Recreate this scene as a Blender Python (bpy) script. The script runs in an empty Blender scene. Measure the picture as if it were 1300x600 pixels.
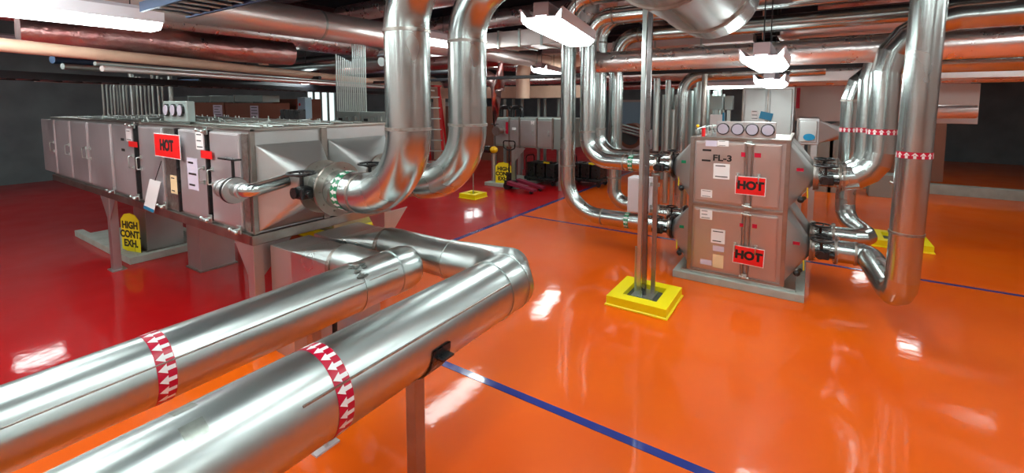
import bpy, bmesh, math, random
from mathutils import Vector, Matrix
random.seed(7)
COL = bpy.context.scene.collection
PI = math.pi
V = Vector

# ------------------------------------------------------------------ camera
EYE = 2.1; FOC = 577.0; YAW = math.radians(33.4); PIT = math.radians(4.8); PCX, PCY = 650.0, 178.0
fh = V((-math.sin(YAW), math.cos(YAW), 0)); RT = V((math.cos(YAW), math.sin(YAW), 0)); ZU = V((0, 0, 1))
FW = fh * math.cos(PIT) - ZU * math.sin(PIT); UP = fh * math.sin(PIT) + ZU * math.cos(PIT)
cam = bpy.data.cameras.new('camera'); camo = bpy.data.objects.new('camera', cam); COL.objects.link(camo)
camo.location = (0, 0, EYE)
camo.matrix_world = Matrix.Translation((0, 0, EYE)) @ Matrix((RT, UP, -FW)).transposed().to_4x4()
cam.sensor_fit = 'HORIZONTAL'; cam.sensor_width = 36; cam.lens = FOC / 1300 * 36
cam.shift_y = -(300 - PCY) / 1300; cam.clip_start = .05; cam.clip_end = 200
bpy.context.scene.camera = camo

# survey helper: sight line through a photo point, met with a known real plane
def sight(x, y): return FW + RT * ((x - PCX) / FOC) + UP * ((PCY - y) / FOC)
def atx(x, y, X): d = sight(x, y); return V((0, 0, EYE)) + d * (X / d.x)
def aty(x, y, Y): d = sight(x, y); return V((0, 0, EYE)) + d * (Y / d.y)
def atz(x, y, Z): d = sight(x, y); return V((0, 0, EYE)) + d * ((Z - EYE) / d.z)

# ------------------------------------------------------------------ materials
def mat(name, col, metal=0., rough=.5, rvar=0., nscale=6., cvar=None, cfac=.5, cscale=4., bump=0., bscale=20., coat=0., stretch=None, emit=None, estr=0., detail=4., crisp=None):
    m = bpy.data.materials.new(name); m.use_nodes = True; nt = m.node_tree; N = nt.nodes; L = nt.links
    b = N['Principled BSDF']; b.inputs['Base Color'].default_value = (*col, 1); b.inputs['Metallic'].default_value = metal
    b.inputs['Roughness'].default_value = rough
    if coat: b.inputs['Coat Weight'].default_value = coat; b.inputs['Coat Roughness'].default_value = .04
    if emit: b.inputs['Emission Color'].default_value = (*emit, 1); b.inputs['Emission Strength'].default_value = estr
    tc = N.new('ShaderNodeTexCoord'); src = tc.outputs['Object']
    if stretch:
        mp = N.new('ShaderNodeMapping'); mp.inputs['Scale'].default_value = stretch; L.new(src, mp.inputs['Vector']); src = mp.outputs['Vector']
    def noise(s, d=detail):
        n = N.new('ShaderNodeTexNoise'); n.inputs['Scale'].default_value = s; n.inputs['Detail'].default_value = d; L.new(src, n.inputs['Vector']); return n
    if rvar:
        n = noise(nscale); r = N.new('ShaderNodeMapRange'); r.inputs['From Min'].default_value = .3; r.inputs['From Max'].default_value = .7
        r.inputs['To Min'].default_value = max(.02, rough - rvar); r.inputs['To Max'].default_value = rough + rvar
        L.new(n.outputs['Fac'], r.inputs['Value']); L.new(r.outputs['Result'], b.inputs['Roughness'])
    if cvar:
        n = noise(cscale); r = N.new('ShaderNodeValToRGB'); e = r.color_ramp.elements
        e[0].position = .35 if not crisp else crisp; e[1].position = .75 if not crisp else crisp + .08
        e[0].color = (*col, 1); e[1].color = (*[a * (1 - cfac) + c * cfac for a, c in zip(col, cvar)], 1)
        L.new(n.outputs['Fac'], r.inputs['Fac']); L.new(r.outputs['Color'], b.inputs['Base Color'])
    if bump:
        n = noise(bscale); bp = N.new('ShaderNodeBump'); bp.inputs['Strength'].default_value = bump; bp.inputs['Distance'].default_value = .02
        L.new(n.outputs['Fac'], bp.inputs['Height']); L.new(bp.outputs['Normal'], b.inputs['Normal'])
        if coat: L.new(bp.outputs['Normal'], b.inputs['Coat Normal'])
    return m

M = dict(
    pipe=mat('pipe_steel', (.55, .61, .60), 1, .25, .03, 2.5, (.47, .51, .50), .5, 2.0, detail=2),
    door=mat('door_steel', (.66, .63, .65), .95, .50, .06, 2.5, (.54, .52, .53), .6, 1.8, detail=3),
    doorb=mat('bronzed_door_steel', (.56, .48, .45), .95, .46, .06, 2.5, (.44, .36, .31), .7, 2.2, detail=3),
    hood=mat('hood_steel', (.58, .60, .59), 1, .50, .05, 2.5, (.48, .48, .47), .6, 2.0, detail=3),
    strut=mat('dark_strut_steel', (.20, .19, .19), 1, .30, .05, 8),
    pipe_old=mat('scuffed_steel', (.54, .60, .59), 1, .31, .04, 2.5, (.44, .48, .47), .5, 2.5, detail=3),
    cab=mat('cabinet_steel', (.56, .56, .56), 1, .46, .05, 2.5, (.44, .40, .38), .6, 2.0, detail=3),
    cabfr=mat('cabinet_frame_steel', (.40, .36, .33), 1, .38, .05, 6, (.24, .19, .15), .7, 5),
    weld=mat('weld_steel', (.42, .40, .37), 1, .38, .1, 30, (.25, .2, .16), .7, 25, .3, 60),
    galv=mat('galvanised_conduit', (.56, .63, .61), 1, .36, .05, 10),
    foil=mat('crinkled_foil', (.86, .80, .79), .9, .30, .05, 8, bump=.2, bscale=16, detail=3),
    foil_red=mat('reddish_foil_wrap', (.68, .50, .48), 1, .32, .05, 8, (.55, .14, .14), .7, 3, bump=.55, bscale=14, detail=3),
    duct=mat('pale_duct_metal', (.84, .76, .74), .85, .36, .05, 4),
    beige=mat('beige_pipe_paint', (.72, .47, .34), 0, .45, .1, 8, (.6, .38, .28), .6, 5),
    dark=mat('dark_strut', (.018, .018, .022), 0, .5),
    black=mat('black_paint', (.012, .012, .013), 0, .32, .1, 14),
    ceil=mat('dark_deck', (.035, .04, .06), 0, .7, .1, 3, (.06, .03, .035), .7, 1.2),  # reddish mottling puts red reflections into the deck colour
    wall=mat('grey_green_wall', (.16, .20, .21), 0, .6, .1, 3, (.10, .12, .14), .8, 1.5),
    wallp=mat('pinkish_wall', (.60, .53, .50), 0, .55, .1, 3),
    fork=mat('fork_paint', (.22, .015, .04), 0, .4),
    red=mat('red_paint', (.62, .01, .012), 0, .4),
    sign=mat('red_sign', (.80, .012, .012), 0, .4),
    white=mat('white_label', (.82, .82, .82), 0, .5),
    cream=mat('cream_label', (.80, .62, .36), 0, .5),
    lilac=mat('lilac_label', (.62, .58, .70), 0, .5),
    ink=mat('black_ink', (.01, .01, .01), 0, .5),
    green=mat('green_band', (.0, .22, .09), 0, .4),
    crimson=mat('crimson_band', (.50, .0, .03), 0, .35),
    yellow=mat('yellow_curb_paint', (.90, .74, .0), 0, .4, .08, 10, bump=.06, bscale=30),
    ysign=mat('yellow_sign', (.95, .78, .02), 0, .4),
    blue=mat('blue_floor_line', (.025, .045, .26), 0, .14, .05, 12, coat=.6, bump=.02, bscale=5),
    conc=mat('grey_green_curb', (.42, .45, .40), 0, .6, .1, 9, (.3, .3, .26), .7, 6, .1, 30),
    pit=mat('pit_dark', (.05, .06, .06), 0, .5),
    card=mat('brown_board', (.23, .09, .055), 0, .7, .05, 6),
    tray=mat('blue_grey_tray', (.10, .16, .28), 1, .4),
    panel=mat('grey_panel_box', (.52, .48, .50), 0, .42),
    greybox=mat('grey_green_box', (.36, .43, .41), .6, .42, .1, 12),
    bluepane=mat('pale_blue_pane', (.35, .55, .68), 0, .25),
    tagblue=mat('blue_tag', (.0, .22, .42), 0, .4),
    gauge=mat('gauge_face', (.34, .31, .37), 0, .5),
    lens=mat('lamp_tube', (1, 1, 1), 0, .4, emit=(.90, 1.0, .98), estr=29),
    refl=mat('white_reflector', (.80, .80, .86), 0, .4),
    house=mat('lamp_housing', (.52, .46, .50), 0, .5),
    orangep=mat('orange_duct', (.80, .22, .03), .6, .35, bump=.1, bscale=6),
    ytip=mat('yellow_cap', (.85, .5, .0), 0, .4),
    lit=mat('bright_window', (.9, .95, .95), 0, .4, emit=(.85, .97, .97), estr=1.6),
)

def floor_mat(name, c1, c2):
    m = mat(name, c1, 0, .45, .05, 2.0, c2, .8, .9, .09, 5.0, coat=.5, detail=7)
    b = m.node_tree.nodes['Principled BSDF']; b.inputs['Specular IOR Level'].default_value = .15; b.inputs['Coat Roughness'].default_value = .05
    return m
M['orange'] = floor_mat('orange_epoxy', (.78, .098, .0005), (.84, .135, .001))
M['redf'] = floor_mat('red_epoxy', (.40, .002, .004), (.46, .004, .006))

# ------------------------------------------------------------------ mesh builder
def wloc(o):
    l = V((0, 0, 0))
    while o: l = l + o.location; o = o.parent
    return l
class MB:
    def __init__(s): s.v = []; s.f = []; s.sm = []
    def add(s, vs, fs, smooth=False):
        n = len(s.v); s.v += [V(p) for p in vs]; s.f += [[n + i for i in f] for f in fs]; s.sm += [smooth] * len(fs); return s
    def box(s, lo, hi, bev=0., rot=None, piv=None):
        lo = V(lo); hi = V(hi); c = (lo + hi) / 2; h = (hi - lo) / 2; h = V([abs(q) for q in h])
        bm = bmesh.new(); bmesh.ops.create_cube(bm, size=2)
        for v in bm.verts: v.co = V((v.co.x * h.x, v.co.y * h.y, v.co.z * h.z))
        if bev: bmesh.ops.bevel(bm, geom=bm.edges[:], offset=min(bev, min(h) * .9), segments=2, affect='EDGES', profile=.6)
        bm.verts.index_update(); p = V(piv) if piv else c
        vs = [v.co + c for v in bm.verts]
        if rot: vs = [rot @ (q - p) + p for q in vs]
        fs = [[v.index for v in f.verts] for f in bm.faces]; bm.free(); return s.add(vs, fs)
    def tube(s, path, r, seg=28, caps=True, gore=False, r2=None):
        P = [V(p) for p in path]; n = len(P); rs = r if isinstance(r, (list, tuple)) else [r] * n
        T = []
        for i in range(n):
            a = (P[i] - P[i - 1]).normalized() if i else (P[1] - P[0]).normalized()
            b = (P[i + 1] - P[i]).normalized() if i < n - 1 else a
            T.append((a, b))
        t = T[0][1]; u = t.orthogonal().normalized()
        if abs(t.z) < .9: u = (ZU - t * t.dot(ZU)).normalized()
        rings = []
        for i in range(n):
            a, b = T[i]; m = (a + b).normalized(); 
            u = (u - a * u.dot(a)).normalized(); w = a.cross(u)
            ring = []
            for k in range(seg):
                an = 2 * PI * k / seg; q = (u * math.cos(an) + w * math.sin(an)) * rs[i]
                # slide along the incoming direction onto the mitre plane
                d = -q.dot(m) / max(.2, a.dot(m)); ring.append(P[i] + q + a * d)
            rings.append(ring); 
            u = u - m * 2 * u.dot(m) if False else (u - b * u.dot(b)).normalized()
        if gore:
            for i in range(n - 1):
                s.add(rings[i] + rings[i + 1], [[k, (k + 1) % seg, seg + (k + 1) % seg, seg + k] for k in range(seg)], True)
        else:
            vs = [q for R in rings for q in R]; fs = []
            for i in range(n - 1):
                for k in range(seg): fs.append([i * seg + k, i * seg + (k + 1) % seg, (i + 1) * seg + (k + 1) % seg, (i + 1) * seg + k])
            s.add(vs, fs, True)
        if caps:
            s.add(rings[0], [list(range(seg))[::-1]]); s.add(rings[-1], [list(range(seg))])
        return s
    def cyl(s, a, b, r, seg=24, r2=None):
        return s.tube([a, b], [r, r if r2 is None else r2], seg)
    def disc(s, c, ax, r, t, seg=28):
        c = V(c); ax = V(ax).normalized(); return s.tube([c - ax * t / 2, c + ax * t / 2], r, seg)
    def ring(s, c, ax, r, tr, seg=32, ts=8):
        c = V(c); ax = V(ax).normalized(); u = ax.orthogonal().normalized(); w = ax.cross(u); vs = []; fs = []
        for i in range(seg):
            a = 2 * PI * i / seg; d = u * math.cos(a) + w * math.sin(a)
            for j in range(ts):
                b = 2 * PI * j / ts; vs.append(c + d * (r + tr * math.cos(b)) + ax * tr * math.sin(b))
        for i in range(seg):
            for j in range(ts):
                fs.append([i * ts + j, ((i + 1) % seg) * ts + j, ((i + 1) % seg) * ts + (j + 1) % ts, i * ts + (j + 1) % ts])
        return s.add(vs, fs, True)
    def sphere(s, c, r, seg=14, sc=(1, 1, 1)):
        c = V(c); vs = []; fs = []; n = seg // 2 + 1
        for i in range(n + 1):
            th = PI * i / n
            for j in range(seg):
                ph = 2 * PI * j / seg; vs.append(c + V((math.sin(th) * math.cos(ph) * r * sc[0], math.sin(th) * math.sin(ph) * r * sc[1], math.cos(th) * r * sc[2])))
        for i in range(n):
            for j in range(seg): fs.append([i * seg + j, (i + 1) * seg + j, (i + 1) * seg + (j + 1) % seg, i * seg + (j + 1) % seg])
        return s.add(vs, fs, True)
    def prism(s, pts, d):
        d = V(d); a = [V(p) for p in pts]; b = [p + d for p in a]; n = len(a)
        return s.add(a + b, [list(range(n))[::-1], list(range(n, 2 * n))] + [[i, (i + 1) % n, n + (i + 1) % n, n + i] for i in range(n)])
    def square_round(s, corners, c, ax, r, seg=32):
        # corners: 4 points counter-clockwise seen along ax; true square-to-round transition
        C = [V(p) for p in corners]; c = V(c); ax = V(ax).normalized(); q = seg // 4
        mid = sum(C, V((0, 0, 0))) / 4
        u = (C[0] + C[3]) / 2 - mid; u = (u - ax * u.dot(ax)).normalized(); w = (C[3] - C[0]); w = (w - ax * w.dot(ax) - u * w.dot(u)).normalized()
        circ = [c + (u * math.cos(2 * PI * k / seg) + w * math.sin(2 * PI * k / seg)) * r for k in range(seg)]
        # C0 = +u -w side, C1 = +? choose by nearest quadrant
        def quad(p):
            d = p - mid; return (d.dot(u) > 0, d.dot(w) > 0)
        Q = {quad(p): p for p in C}
        order = [(True, True), (False, True), (False, False), (True, False)]
        for i, k in enumerate(order):
            p = Q[k]; arc = [circ[(i * q + j) % seg] for j in range(q + 1)]
            s.add([p] + arc, [[0, j + 1, j + 2] for j in range(q)])
            pn = Q[order[(i + 1) % 4]]
            s.add([p, arc[-1], pn], [[0, 1, 2]])
        return s
    def build(s, name, m, parent=None, **tags):
        me = bpy.data.meshes.new(name)
        if parent: off = wloc(parent)
        else:
            xs = [v.x for v in s.v]; ys = [v.y for v in s.v]; zs = [v.z for v in s.v]
            off = V(((min(xs) + max(xs)) / 2, (min(ys) + max(ys)) / 2, min(zs)))
        me.from_pydata([tuple(v - off) for v in s.v], [], s.f); me.polygons.foreach_set('use_smooth', s.sm)
        me.materials.append(m if not isinstance(m, str) else M[m])
        bm = bmesh.new(); bm.from_mesh(me); bmesh.ops.recalc_face_normals(bm, faces=bm.faces[:]); bm.to_mesh(me); bm.free()
        o = bpy.data.objects.new(name, me); COL.objects.link(o)
        if parent: o.parent = parent
        else: o.location = off
        for k, v in tags.items(): o[k] = v
        return o
def many(name, m, parent, mbs):
    return [b.build(name, m, parent) for b in mbs]
def tag(o, label, cat, group=None, kind=None):
    o['label'] = label; o['category'] = cat
    if group: o['group'] = group
    if kind: o['kind'] = kind
    return o
def thing(name, loc, label, cat, group=None):
    o = bpy.data.objects.new(name, None); COL.objects.link(o); o.location = loc; o.empty_display_size = .1
    return tag(o, label, cat, group)
def struct(name, mb, m): 
    o = mb.build(name, m); o['kind'] = 'structure'; return o
def kids(o): return [c for c in COL.objects if c.parent == o]
def copy_tree(o, parent=None):
    c = o.copy(); COL.objects.link(c); c.parent = parent
    for ch in kids(o): copy_tree(ch, c)
    return c
_font = {}
def text(s, size, p, right, up, m, parent, name='lettering', th=.0015, bold=.0, wid=1.):
    cu = bpy.data.curves.new('t', 'FONT'); cu.body = s; cu.size = size; cu.align_x = 'CENTER'; cu.align_y = 'CENTER'; cu.extrude = th; cu.offset = bold; cu.space_line = .95
    ob = bpy.data.objects.new('t', cu); COL.objects.link(ob); dg = bpy.context.evaluated_depsgraph_get(); dg.update()
    me = bpy.data.meshes.new_from_object(ob.evaluated_get(dg)); bpy.data.objects.remove(ob)
    R = V(right).normalized(); U = V(up).normalized(); Nn = R.cross(U); p = V(p) - wloc(parent)
    for v in me.vertices: v.co = p + R * v.co.x * wid + U * v.co.y + Nn * v.co.z
    me.materials.clear(); me.materials.append(M[m] if isinstance(m, str) else m)
    o = bpy.data.objects.new(name, me); COL.objects.link(o); o.parent = parent; return o
def bend(P, R, n=10):
    # polyline with filleted corners
    P = [V(p) for p in P]; out = [P[0]]
    for i in range(1, len(P) - 1):
        a = (P[i - 1] - P[i]).normalized(); b = (P[i + 1] - P[i]).normalized(); th = a.angle(b)
        r = R[i - 1] if isinstance(R, (list, tuple)) else R
        d = r / math.tan(th / 2); c = P[i] + (a + b).normalized() * (r / math.sin(th / 2)); s = P[i] + a * d; e = P[i] + b * d
        va = s - c; ve = e - c; tot = va.angle(ve); ax = va.cross(ve).normalized()
        for k in range(n + 1): out.append(c + Matrix.Rotation(tot * k / n, 3, ax) @ va)
    out.append(P[-1]); return out
def rings(mb, pts, ax, r, w=.018, h=.006, seg=32):
    for p in pts: mb.disc(p, ax, r + h, w, seg)
def band(parent, c, ax, r, w, n, m, arrow=1, phase=0., name='flow_band'):
    """a printed tape round a pipe: coloured band with white arrows along the pipe"""
    c = V(c); ax = V(ax).normalized(); u = ax.orthogonal().normalized(); q = ax.cross(u); rr = r + .0015
    seg = 48; mb = MB(); vs = []
    for k in range(seg):
        a = 2 * PI * k / seg; d = u * math.cos(a) + q * math.sin(a); vs += [c + d * rr - ax * w / 2, c + d * rr + ax * w / 2]
    mb.add(vs, [[2 * k, 2 * k + 1, (2 * k + 3) % (2 * seg), (2 * k + 2) % (2 * seg)] for k in range(seg)], True)
    b = mb.build(name, m, parent)
    ar = MB(); rr += .0015; W = 2 * PI / n
    def pt(s, t): # s along axis (-.5...5), t around (fraction of pitch)
        a = phase + t * W; return c + (u * math.cos(a) + q * math.sin(a)) * rr + ax * s * w * arrow
    for k in range(n):
        t = k + .5
        ar.add([pt(-.46, t - .18), pt(.0, t - .18), pt(.0, t + .18), pt(-.46, t + .18)], [[0, 1, 2, 3]])
        ar.add([pt(-.02, t - .42), pt(.46, t), pt(-.02, t + .42)], [[0, 1, 2]])
    ar.build('arrow_marks', 'white', b); return b
def handwheel(root, c, ax, r, mname='black'):
    w = MB(); c = V(c); ax = V(ax).normalized(); w.ring(c + ax * .03, ax, r, r * .1, 28, 8)
    u = ax.orthogonal().normalized()
    for k in range(4):
        d = Matrix.Rotation(k * PI / 2 + .4, 3, ax) @ u; w.cyl(c, c + d * r + ax * .03, r * .07, 8)
    w.cyl(c - ax * .07, c + ax * .012, r * .16, 12)
    return w.build('handwheel', mname, root)

# ------------------------------------------------------------------ room shell
BX = -4.48; X_, Y_, Z_ = (1, 0, 0), (0, 1, 0), (0, 0, 1)
struct('floor', MB().box((BX, -4, -.1), (8, 22, 0)), 'orange')
struct('floor_red', MB().box((-17, -4, -.1), (BX, 22, 0)), 'redf')
struct('ceiling', MB().box((-17, -4, 4.5), (8, 22, 4.6)), 'ceil')
struct('wall_left', MB().box((-17.1, -4, 0), (-17, 22, 4.5)), 'wall')
struct('wall_right', MB().box((8, -4, 0), (8.1, 22, 4.5)), 'wallp')
struct('wall_back', MB().box((-17, 22, 0), (8, 22.1, 4.5)), 'wall')
struct('wall_front', MB().box((-17, -4.1, 0), (8, -4, 4.5)), 'wallp')
def line(lo, hi, lab): tag(MB().box((*lo, 0), (*hi, .003)).build('floor_line', 'blue'), lab, 'floor line')
line((BX - .035, -3), (BX + .045, 21), 'wide blue line dividing the red floor from the orange floor')
line((BX + .06, 7.02), (7, 7.075), 'thin dark blue line crossing the orange floor behind the pipes')
line((BX + .06, 2.59), (7, 2.655), 'blue stripe painted across the orange floor in the foreground')

# ------------------------------------------------------------------ lamps
def lamp(name, c, L, rz, label, wd=.34):
    """hanging strip light: narrow housing, flared reflector wings, glowing tubes"""
    r = thing(name, c, label, 'ceiling light', 'fluorescent strip lights')
    c = V(c); h = L / 2; o = MB(); 
    loc = lambda x, y, z: c + V((x, y, z))
    o.box(loc(-.07, -h, .035), loc(.07, h, .15), .01).build('housing', 'house', r)
    w = MB(); k = wd / 2
    for sgn in (1, -1):
        pr = [(sgn * .05, .034), (sgn * k * .70, .028), (sgn * k * .98, .10), (sgn * (k + .014), .10), (sgn * (k + .004), .0), (sgn * (k - .006), .0), (sgn * (k - .0), .085), (sgn * k * .72, .022), (sgn * .05, .022)]
        w.prism([loc(x, -h, z) for x, z in pr], (0, L, 0))
    w.build('reflector', 'refl', r)
    t = MB(); pr = [(-k * .74, .016), (-k * .97, .085), (-k * .93, -.02), (-k * .62, -.062), (k * .62, -.062), (k * .93, -.02), (k * .97, .085), (k * .74, .016), (0, .020)]
    t.prism([loc(x, -h + .01, z) for x, z in pr], (0, L - .02, 0)); t.build('light_diffuser', 'lens', r)
    for y in (-h * .7, h * .7): MB().cyl(loc(0, y, .14), V((c.x, c.y + y, 4.5)), .006, 6).build('hanger_rod', 'dark', r)
    r.rotation_euler = (0, 0, rz); return r
lamps = [
    ('strip_light', (-2.12, 4.14, 2.80), 1.45, math.radians(12), 'bright strip light hanging in front of the tall left row of pipes'),
    ('strip_light', (-5.30, 1.18, 2.84), 1.30, 0, 'large bright strip light at the top left corner'),
    ('strip_light', tuple(aty(966, 74, 4.78) + V((0, .62, 0))), 1.2, 0, 'strip light seen end on beneath the thick foil pipe at right'),
    ('strip_light', tuple(aty(976, 101, 6.9) + V((0, .62, -.02))), 1.2, 0, 'farther small strip light seen end on below the black strut at right'),
    ('strip_light', (-1.6, 12.6, 2.50), 1.6, PI / 2, 'strip light seen broadside above the gauges of the right cabinet'),
    ('strip_light', (-5.25, 9.5, 2.82), 1.4, math.radians(12), 'small strip light with bright ears left of the tall pipe row'),
    ('strip_light', (-10.4, 6.6, 2.62), 1.3, math.radians(57), 'strip light behind the beige pipe above the brown boards'),
]
for n, c, L, rz, lab in lamps: lamp(n, c, L, rz, lab, .36)
off = [(-1.0, 1.2), (-3.2, .3), (2.2, 1.2), (2.2, 4.6), (2.6, 8.2), (-1.2, -1.6), (-4.4, -1.8), (2.0, -1.6), (-3.6, 17), (-8, 16.5), (-8.6, 11.5), (-7.4, -1.2), (-9.5, -.5), (-7.0, -2.8), (-3.2, -2.9), (-10.5, -2.6), (-4.6, .2), (.6, 2.6), (-13.4, 2.5), (-13.2, 10), (5.4, 6), (5.4, 1), (-6.9, 7.2)]  # lamps out of view, added to brighten the room, foreground and doors
for x, y, z, lab in ((-5.02, 5.75, 3.06, 'strip light glimpsed between the two thick pipes near the ceiling'), (1.9, 12.4, 2.95, 'strip light behind the tall right hand pipes'), (1.4, 15.9, 3.05, 'farthest strip light behind the tall right hand pipes'), (-12.6, 16.2, 2.95, 'farthest strip light at left behind the thick pipes')):
    lamp('strip_light', (x, y, z), 1.4, 0, lab)
for x, y in off:
    lamp('strip_light', (x, y, 3.3 ), 1.4, 0, 'strip light added to brighten the room, out of view or hidden by ducts')

# ------------------------------------------------------------------ near pipes
ZP = .888
def near_pipes():
    r1 = .188; x1 = -1.68
    t = thing('steel_pipe', (x1, 1.3, ZP - r1), 'thick shiny steel pipe nearest the camera with red arrow tape, running to an elbow', 'pipe')
    yE = 2.60; xr = .142
    body = MB().tube([(x1, -2.2, ZP), (x1, 2.30, ZP)], r1, 64)
    body.build('pipe_body', 'pipe_old', t)
    e = MB().tube([(x1, 2.29, ZP), (x1, 2.46, ZP), (x1 - .10, 2.60, ZP), (x1 - .30, 2.63, ZP), (x1 - .62, 2.60, ZP)], [r1 + .003, r1 + .003, r1 * .98, .158, xr + .004], 56, gore=False)
    e.build('elbow', 'pipe_old', t)
    MB().tube([(x1 - .58, 2.60, ZP), (-2.98, 2.60, ZP)], xr, 48).build('branch_pipe', 'pipe_old', t)
    for c, ax, q, w in (((x1, 2.30, ZP), Y_, r1 + .001, .045), ((x1, 2.47, ZP), Y_, r1, .012), ((x1 - .60, 2.60, ZP), X_, xr + .002, .03)):
        MB().disc(c, ax, q + .006, w, 56).build('joint_ring', 'pipe_old', t)
    for an, y0, y1 in ((132, -2.2, 2.28), (30, .9, 2.28)):
        a = math.radians(an); d = V((math.cos(a), 0, math.sin(a)))
        MB().box(V((x1, y0, ZP)) + d * r1 - V((.006, 0, .004)), V((x1, y1, ZP)) + d * r1 + V((.006, 0, .004)), .002).build('lap_seam', 'weld', t)
    band(t, (x1, 1.07, ZP), (0, 1, 0), r1, .072, 24, 'crimson', -1)
    tg = mat('tape_grime', (.36, .40, .36), .8, .38, .05, 20, (.22, .22, .2), .6, 30)
    for y, a0, a1 in ((.60, 95, 120), (.585, 55, 75)):
        vs = []; 
        for i in range(7):
            a = math.radians(a0 + (a1 - a0) * i / 6); d = V((math.cos(a), 0, math.sin(a))) * (r1 + .001)
            vs += [V((x1, y - .035, ZP)) + d, V((x1, y + .035, ZP)) + d]
        MB().add(vs, [[2 * i, 2 * i + 1, 2 * i + 3, 2 * i + 2] for i in range(6)], True).build('tape_residue', tg, t)
    # support post and saddle
    p = thing('pipe_support', (x1, 1.62, 0), 'square steel post with a strap saddle holding up the nearest thick pipe', 'support')
    MB().box((x1 - .035, 1.585, .0), (x1 + .035, 1.655, ZP - r1 - .016), .004).build('post', 'cabfr', p)
    sd = MB(); vs = []; n = 20
    for i in range(n + 1):
        a = math.radians(180 + 180 * i / n); 
        for rr, yy in ((r1 + .002, 1.56), (r1 + .012, 1.56), (r1 + .012, 1.68), (r1 + .002, 1.68)): vs.append(V((x1 + math.cos(a) * rr, yy, ZP + math.sin(a) * rr)))
    sd.add(vs, [[4 * i + j, 4 * i + (j + 1) % 4, 4 * i + 4 + (j + 1) % 4, 4 * i + 4 + j] for i in range(n) for j in range(4)])
    sd.box((x1 + r1 + .0, 1.58, ZP - .05), (x1 + r1 + .05, 1.66, ZP - .04)); sd.build('saddle', 'black', p)
    MB().box((x1 - .09, 1.53, 0), (x1 + .09, 1.71, .012)).build('base_plate', 'cabfr', p)
    # second pipe
    r2 = .157; x2 = -2.46
    t = thing('steel_pipe', (x2, 1.0, ZP - r2), 'second steel pipe, left of the nearest one, ending in a banded cap by the boots', 'pipe')
    MB().tube([(x2, -2.2, ZP), (x2, 2.15, ZP)], r2, 60).build('pipe_body', 'pipe_old', t)
    MB().tube([(x2, 2.14, ZP), (x2, 2.28, ZP), (x2, 2.335, ZP), (x2, 2.36, ZP)], [r2 + .004, r2 + .004, r2 * .93, r2 * .72], 56).build('end_cap', 'pipe_old', t)
    MB().tube([(x2 - .06, 2.12, ZP), (-2.93, 2.12, ZP)], .135, 48).build('branch_pipe', 'pipe_old', t)
    for y in (1.84, 2.16): MB().disc((x2, y, ZP), Y_, r2 + .006, .03, 56).build('joint_ring', 'pipe_old', t)
    s = MB(); a = math.radians(28); d = V((math.cos(a), 0, math.sin(a)))
    s.box(V((x2, -2.2, ZP)) + d * r2 - V((.005, 0, .003)), V((x2, 2.1, ZP)) + d * r2 + V((.005, 0, .003)), .002).build('lap_seam', 'weld', t)
    gr = MB()
    for i in range(9):
        a = math.radians(random.uniform(40, 100)); y = 1.84 + random.uniform(-.04, .05)
        gr.sphere(V((x2 + math.cos(a) * r2, y, ZP + math.sin(a) * r2)), .022, 10, (.9, 1.2, .35))
    gr.build('sealant_smear', mat('grey_sealant', (.12, .13, .12), .3, .5), t)
    band(t, (x2, .755, ZP), (0, 1, 0), r2, .072, 20, 'crimson', -1)
    p = thing('pipe_support', (x2, 1.55, 0), 'steel post with a foot plate under the second pipe', 'support')
    MB().box((x2 - .03, 1.52, 0), (x2 + .03, 1.58, ZP - r2 - .004), .004).build('post', 'cabfr', p)
    pl = MB().box((x2 - .075, 1.47, 0), (x2 + .105, 1.63, .012)); pl.box((x2 + .03, 1.54, .0), (x2 + .09, 1.56, .07)); pl.build('base_plate', 'panel', p)
    # boots (square to round transitions) under the left bank
    def boot(y0, y1, z0, z1, yc, r, xa, xb, lab):
        t = thing('duct_boot', ((xa + xb) / 2, yc, z0), lab, 'duct transition')
        MB().square_round([(xb, y0, z0), (xb, y1, z0), (xb, y1, z1), (xb, y0, z1)], (xa, yc, ZP - .02), (1, 0, 0), r).build('transition', 'pipe_old', t)
        MB().box((xb - .30, y0, 0), (xb, y1, z1), .004).build('duct_box', 'cab', t)
        MB().disc((xa - .005, yc, ZP - .02), (1, 0, 0), r + .008, .04, 40).build('collar', 'weld', t)
    boot(1.98, 2.33, .34, .915, 2.12, .139, -2.94, -3.42, 'near square to round steel duct boot below the left cabinet bank')
    boot(2.38, 2.86, .34, .915, 2.60, .146, -2.99, -3.42, 'far square to round steel duct boot below the left cabinet bank')
near_pipes()

# ------------------------------------------------------------------ left filter bank
LX = -3.80; LY = 1.90; LZ0, LZ1 = 1.01, 1.87
def X19(px, py=230, Y=LY): return aty(px, py, Y).x
def door(root, x0, x1, z0, z1, y, m='cab', handles=True, name='door'):
    d = MB().box((x0, y - .022, z0), (x1, y, z1), .006); d.box((x0 + .012, y - .026, z0 + .012), (x1 - .012, y - .018, z1 - .012), .004)
    o = d.build(name, m, root)
    return o
def pull(door_o, x, z, y, h=.10, side=1):
    m = MB(); m.tube(bend([(x, y, z - h / 2), (x, y - .045, z - h / 2), (x, y - .045, z + h / 2), (x, y, z + h / 2)], .012, 4), .006, 8)
    m.box((x - .016, y - .012, z - h / 2 - .02), (x + .016, y, z - h / 2 + .02), .003); m.box((x - .016, y - .012, z + h / 2 - .02), (x + .016, y, z + h / 2 + .02), .003)
    m.build('handle', 'galv', door_o)
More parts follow.
